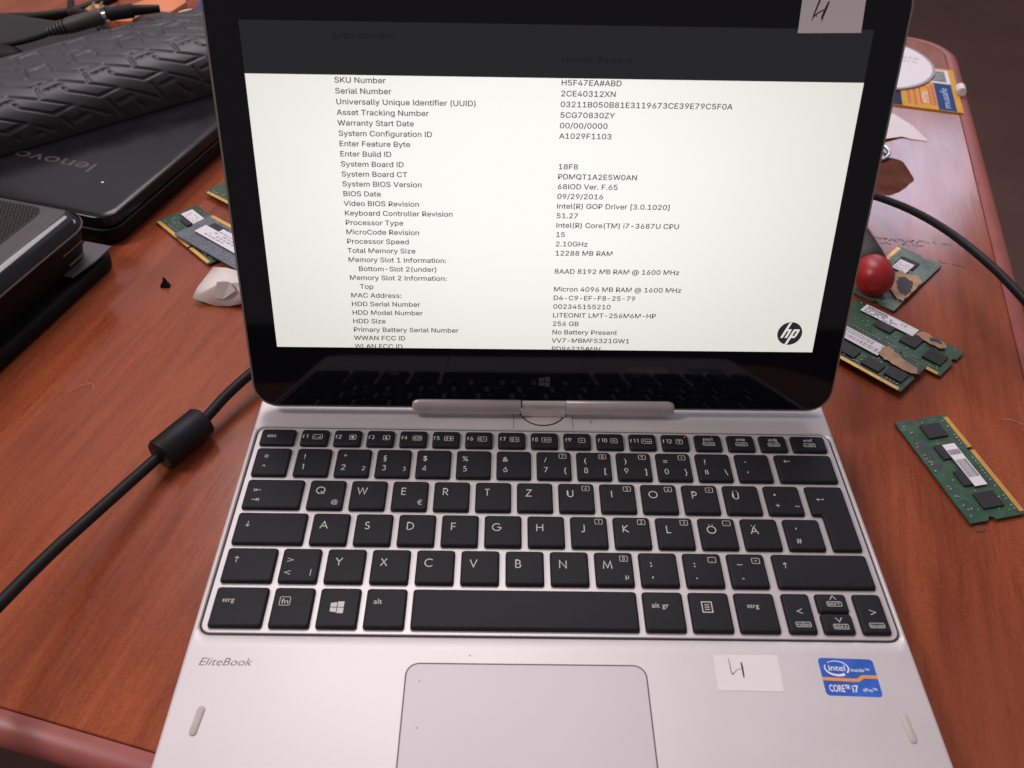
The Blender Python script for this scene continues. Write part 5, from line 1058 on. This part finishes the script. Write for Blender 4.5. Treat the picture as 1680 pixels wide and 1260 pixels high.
# ------------------------------------------------------------------ plug, wires and clutter at the top left
pg = thing('plug_connector', 'dark grey barrel plug with silver tip lying on the embossed sleeve', 'plug', (-375, 520, 7))
PO = (-375, 520, 7)
def shift(v, dz=0): return [(p[0]-PO[0], p[1]-PO[1], p[2]-PO[2]+dz) for p in v]
line = [(-470, 528, 12), (-447, 529, 15), (-425, 526, 18), (-398, 518, 27), (-384, 514, 33)]
MB().tube(shift(catmull(line, 6)), 2.2, 10).obj('cord', M_CABLE, pg, 60)
M_PLUG = mat('plug_grey', (.045, .042, .040), .55, var=.1, vscale=80)
a = Vector((-387, 513.5, 33)); b = Vector((-343.5, 522.5, 43)); ax = b-a
prof = [(0, 2.6)]
for k in range(5): prof += [(.01+k*.066, 3.6+k*.5), (.045+k*.066, 3.7+k*.5), (.047+k*.066, 2.2+k*.4), (.074+k*.066, 2.2+k*.4)]
prof += [(.345, 5.8), (.42, 6.2), (.95, 6.2), (1.0, 5.2)]
MB().tube(shift([a+ax*t for t, r in prof]), [r for t, r in prof], 18).obj('plug_body', M_PLUG, pg, 30)
MB().tube(shift([b, b+ax*.07]), 3.9, 16).obj('silver_tip', mat('bright_steel', (.7, .7, .7), .2, 1), pg, 40)
c = b+ax*.07
MB().tube(shift([c, c+Vector((1, .3, .2)), c+Vector((19, 5.5, 1.5)), c+Vector((20, 6, 1.6)), c+Vector((38, 14, .5))]), [3.5, 5.2, 5.4, 4.2, 3.0], 16).obj('socket_body', M_CABLE, pg, 30)
for lab, r_, pts in (('thick black cable across the top left corner of the table', 4.2, [(-600, 640, -9), (-519, 651, -10), (-498, 655, -10.5), (-466, 661, -10.8), (-436, 680, -10.8), (-415, 720, -10.8)]),
                     ('bundle of thin black cable running to the plug at top left', 3.4, [(-452, 700, -11), (-437, 662, -8), (-424, 645, 0), (-408, 626, 6), (-392, 612, 8), (-372, 590, 4)]),
                     ('grey twin wire ending near the silver plug tip', 1.3, [(-425, 690, -8), (-409, 648, 3), (-398, 625, 8), (-380, 590, 22), (-358, 556, 36), (-343, 531, 47)]),
                     ('thin bare wire beside the grey twin wire', 1.1, [(-418, 692, -8), (-402, 650, 3), (-390, 626, 8), (-372, 592, 22), (-352, 560, 36), (-336, 536, 46)]),
                     ('silver wire pair lying by the orange cardboard', 1.5, [(-420, 668, -12), (-400, 648, -8), (-378, 640, -6), (-368, 632, -8)])):
    col = M_CABLE if 'black' in lab else mat('grey_wire', (.22, .20, .19), .4, .2)
    tag(MB().tube(catmull(pts, 6), r_, 10).obj('loose_wire', col, None, 60), lab, 'wire', 'wires in the top left corner')
def blob(name, label, cat, m, c, rx, ry, rz, seed, seg=14, rings=7, jit=.12):
    r = random.Random(seed); t = []
    for i in range(rings):
        ph = -math.pi/2+math.pi*(i+.5)/rings
        t.append([(c[0]+rx*math.cos(ph)*math.cos(2*math.pi*k/seg)*r.uniform(1-jit, 1+jit), c[1]+ry*math.cos(ph)*math.sin(2*math.pi*k/seg)*r.uniform(1-jit, 1+jit), c[2]+rz*math.sin(ph)) for k in range(seg)])
    return tag(MB().loops(t).obj(name, m, None, 60), label, cat)
blob('yellow_plug', 'small yellow orange plug between the cables at top left', 'plug', mat('amber_plastic', (.72, .30, .03), .4), (-414, 668, -8), 11, 9, 6.5, 2)
oc = MB(); op = [(-396, 636), (-388, 664), (-366, 692), (-338, 700), (-330, 672), (-338, 650), (-352, 640), (-372, 632)]
oc.loops([[(x, y, -14.9) for x, y in op], [(x+1, y+1, -2+.08*(x+360)) for x, y in op], [(-361+(x+361)*.8, 664+(y-664)*.8, 1+.08*(x+360)) for x, y in op]])
tag(oc.obj('orange_pouch', mat('orange_card', (.72, .24, .10), .55, var=.08, vscale=30), None, 50), 'orange cardboard pouch at the top left behind the sleeve', 'pouch')
blob('brown_strap', 'dark brown crumpled strap in front of the orange pouch', 'strap', mat('brown_leather', (.07, .035, .03), .6, var=.3, vscale=60), (-335, 622, -2), 26, 8, 12, 5, jit=.2)
blob('white_wrapper', 'white and red crumpled wrapper beside the orange pouch', 'wrapper', mat('wrapper_white', (.66, .55, .52), .5, var=.35, vscale=90), (-318, 648, -6), 17, 9, 9, 6, jit=.22)
blob('blue_lid', 'shiny blue plastic lid at the top beside the wrapper', 'lid', mat('blue_plastic', (.02, .10, .50), .3, var=.1, vscale=30), (-292, 668, -2), 26, 20, 13, 9, jit=.03)
blob('black_adapter', 'black lump of adapter at the left border by the plug', 'adapter', M_DARK, (-436, 512, 14), 24, 14, 7, 12, jit=.05)
